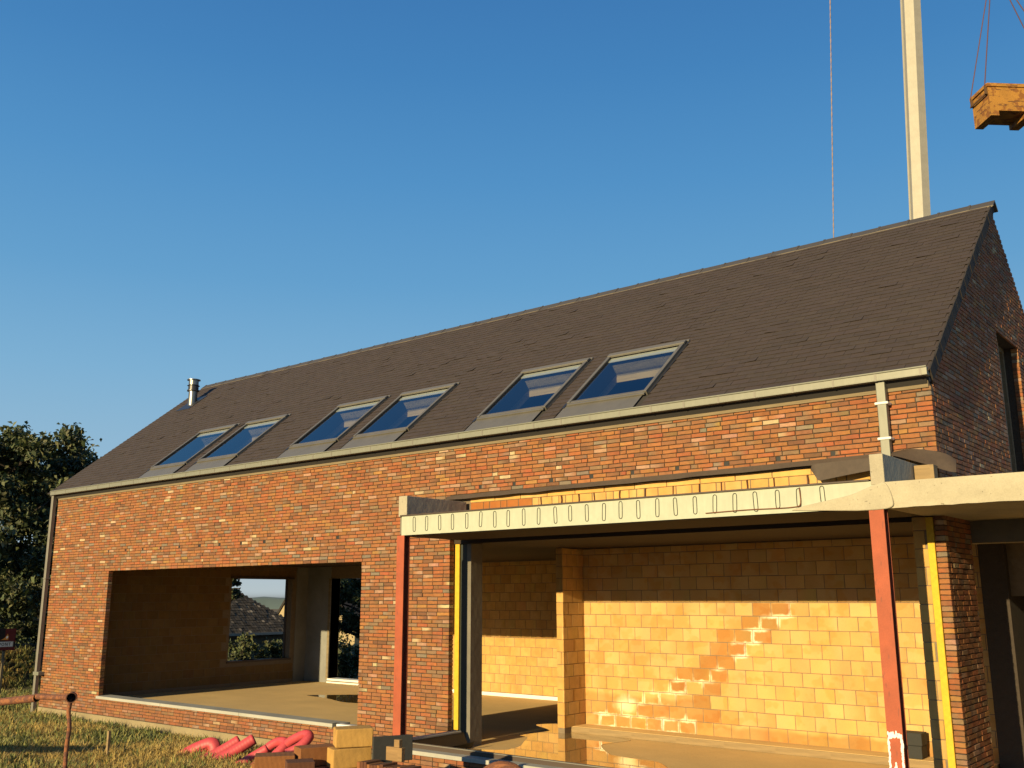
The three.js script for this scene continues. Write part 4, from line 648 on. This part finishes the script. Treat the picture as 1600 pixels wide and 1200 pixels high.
{ // pile of blocks on a pallet in the foreground
  const grp = 'blocks piled in the foreground', rot = (g, x, y, z, ry, rx = 0) => { g.rotateX(rx); g.rotateY(ry); g.translate(x, y, z); return g; }, blk = (w, h, d, r = .008) => uvm(new RoundedBoxGeometry(w, h, d, 2, r));
  const pal = thing('brick_pallet', 'wooden pallet loaded with red bricks at the bottom edge', 'pallet', [-5.6, 0, 3.6]);
  for (let i = 0; i < 3; i++) part('runner', box(-1.15, 1.05, 0, .1, -.45 + i * .4, -.35 + i * .4), M.woodPale, pal); for (let i = 0; i < 7; i++) part('plank', box(-1.15 + i * .33, -.95 + i * .33, .101, .125, -.5, .5), M.woodPale, pal);
  for (let r = 0; r < 9; r++) { const y = .126 + r * .072; if (r < 8) part('brick_pack', rbox(-1.1, .2, y, y + .068, -.42, .42, .005), M.clay, pal); }
  for (let i = 0; i < 15; i++) { const x = .24 + i * .052; part('brick', rbox(x, x + .046, .126, .126 + .665 + rr(-.012, .012), -.2, .02, .004), i % 3 ? M.clayDark : M.clay, pal); }
  part('back_pack', rbox(.21, 1.03, .126, .70, .03, .42, .005), M.clayDark, pal);
  single('insulating_block', rot(blk(.42, .20, .23, .014), -5.60, 1.022, 3.47, 1.0, .04), M.aac, 'yellow insulating block on top of the pile', 'block', grp);
  single('insulating_block', rot(blk(.45, .21, .24, .014), -5.62, .806, 3.5, 1.16), M.aac, 'yellow insulating block under the topmost one', 'block', grp);
  single('clay_brick_block', rot(blk(.42, .20, .25), -6.02, .806, 3.66, 1.2), M.clay, 'orange clay block with a pale patch left of the yellow blocks', 'block', grp);
  single('clay_brick_block', rot(blk(.44, .16, .3), -6.30, .75, 4.0, .9), M.clay, 'orange clay block at the front left of the pile', 'block', grp);
  single('clay_brick_block', rot(blk(.30, .15, .26), -5.86, .73, 4.0, 1.0), M.clayDark, 'brown clay block at the front of the pile', 'block', grp);
  single('formwork_panel', rot(blk(.46, .27, .05), -5.22, .90, 3.22, 1.1), M.stoneDark, 'dark formwork panel leaning right of the yellow blocks', 'panel');
  single('timber_offcut', [rbox(-4.98, -4.74, .84, .98, 3.50, 3.55, .004), rbox(-4.86, -4.78, .981, 1.06, 3.50, 3.55, .004)], M.wood, 'notched timber offcut on the pile beside the red post', 'timber');
  const ring = thing('rusty_ring', 'rusty steel ring whose top shows below the bay sill', 'ring', [-3.5, -.13, 3.35]); const tg = new THREE.TorusGeometry(.27, .05, 12, 40); tg.rotateY(.55); tg.translate(0, .76, 0); part('hoop', uvm(tg), M.rust, ring); part('stand', box(-.2, .2, -.05, .46, -.1, .1), M.rust, ring);
}
single('dark_stone', rbox(-1.46, -1.2, .64, .80, -2.66, -2.42, .01), M.stoneDark, 'dark stone block on the ledge, upper of two', 'stone', 'dark stones on the ledge');
single('dark_stone', rbox(-1.45, -1.21, .479, .639, -2.66, -2.42, .01), M.stoneDark, 'dark stone block on the ledge, lower of two', 'stone', 'dark stones on the ledge');
single('loose_block', rbox(-.165, .04, 3.69, 3.945, .2, .34, .006), M.woodPale, 'single pale block left on the flat roof by the gable corner', 'block');

renderer.render(scene, camera);
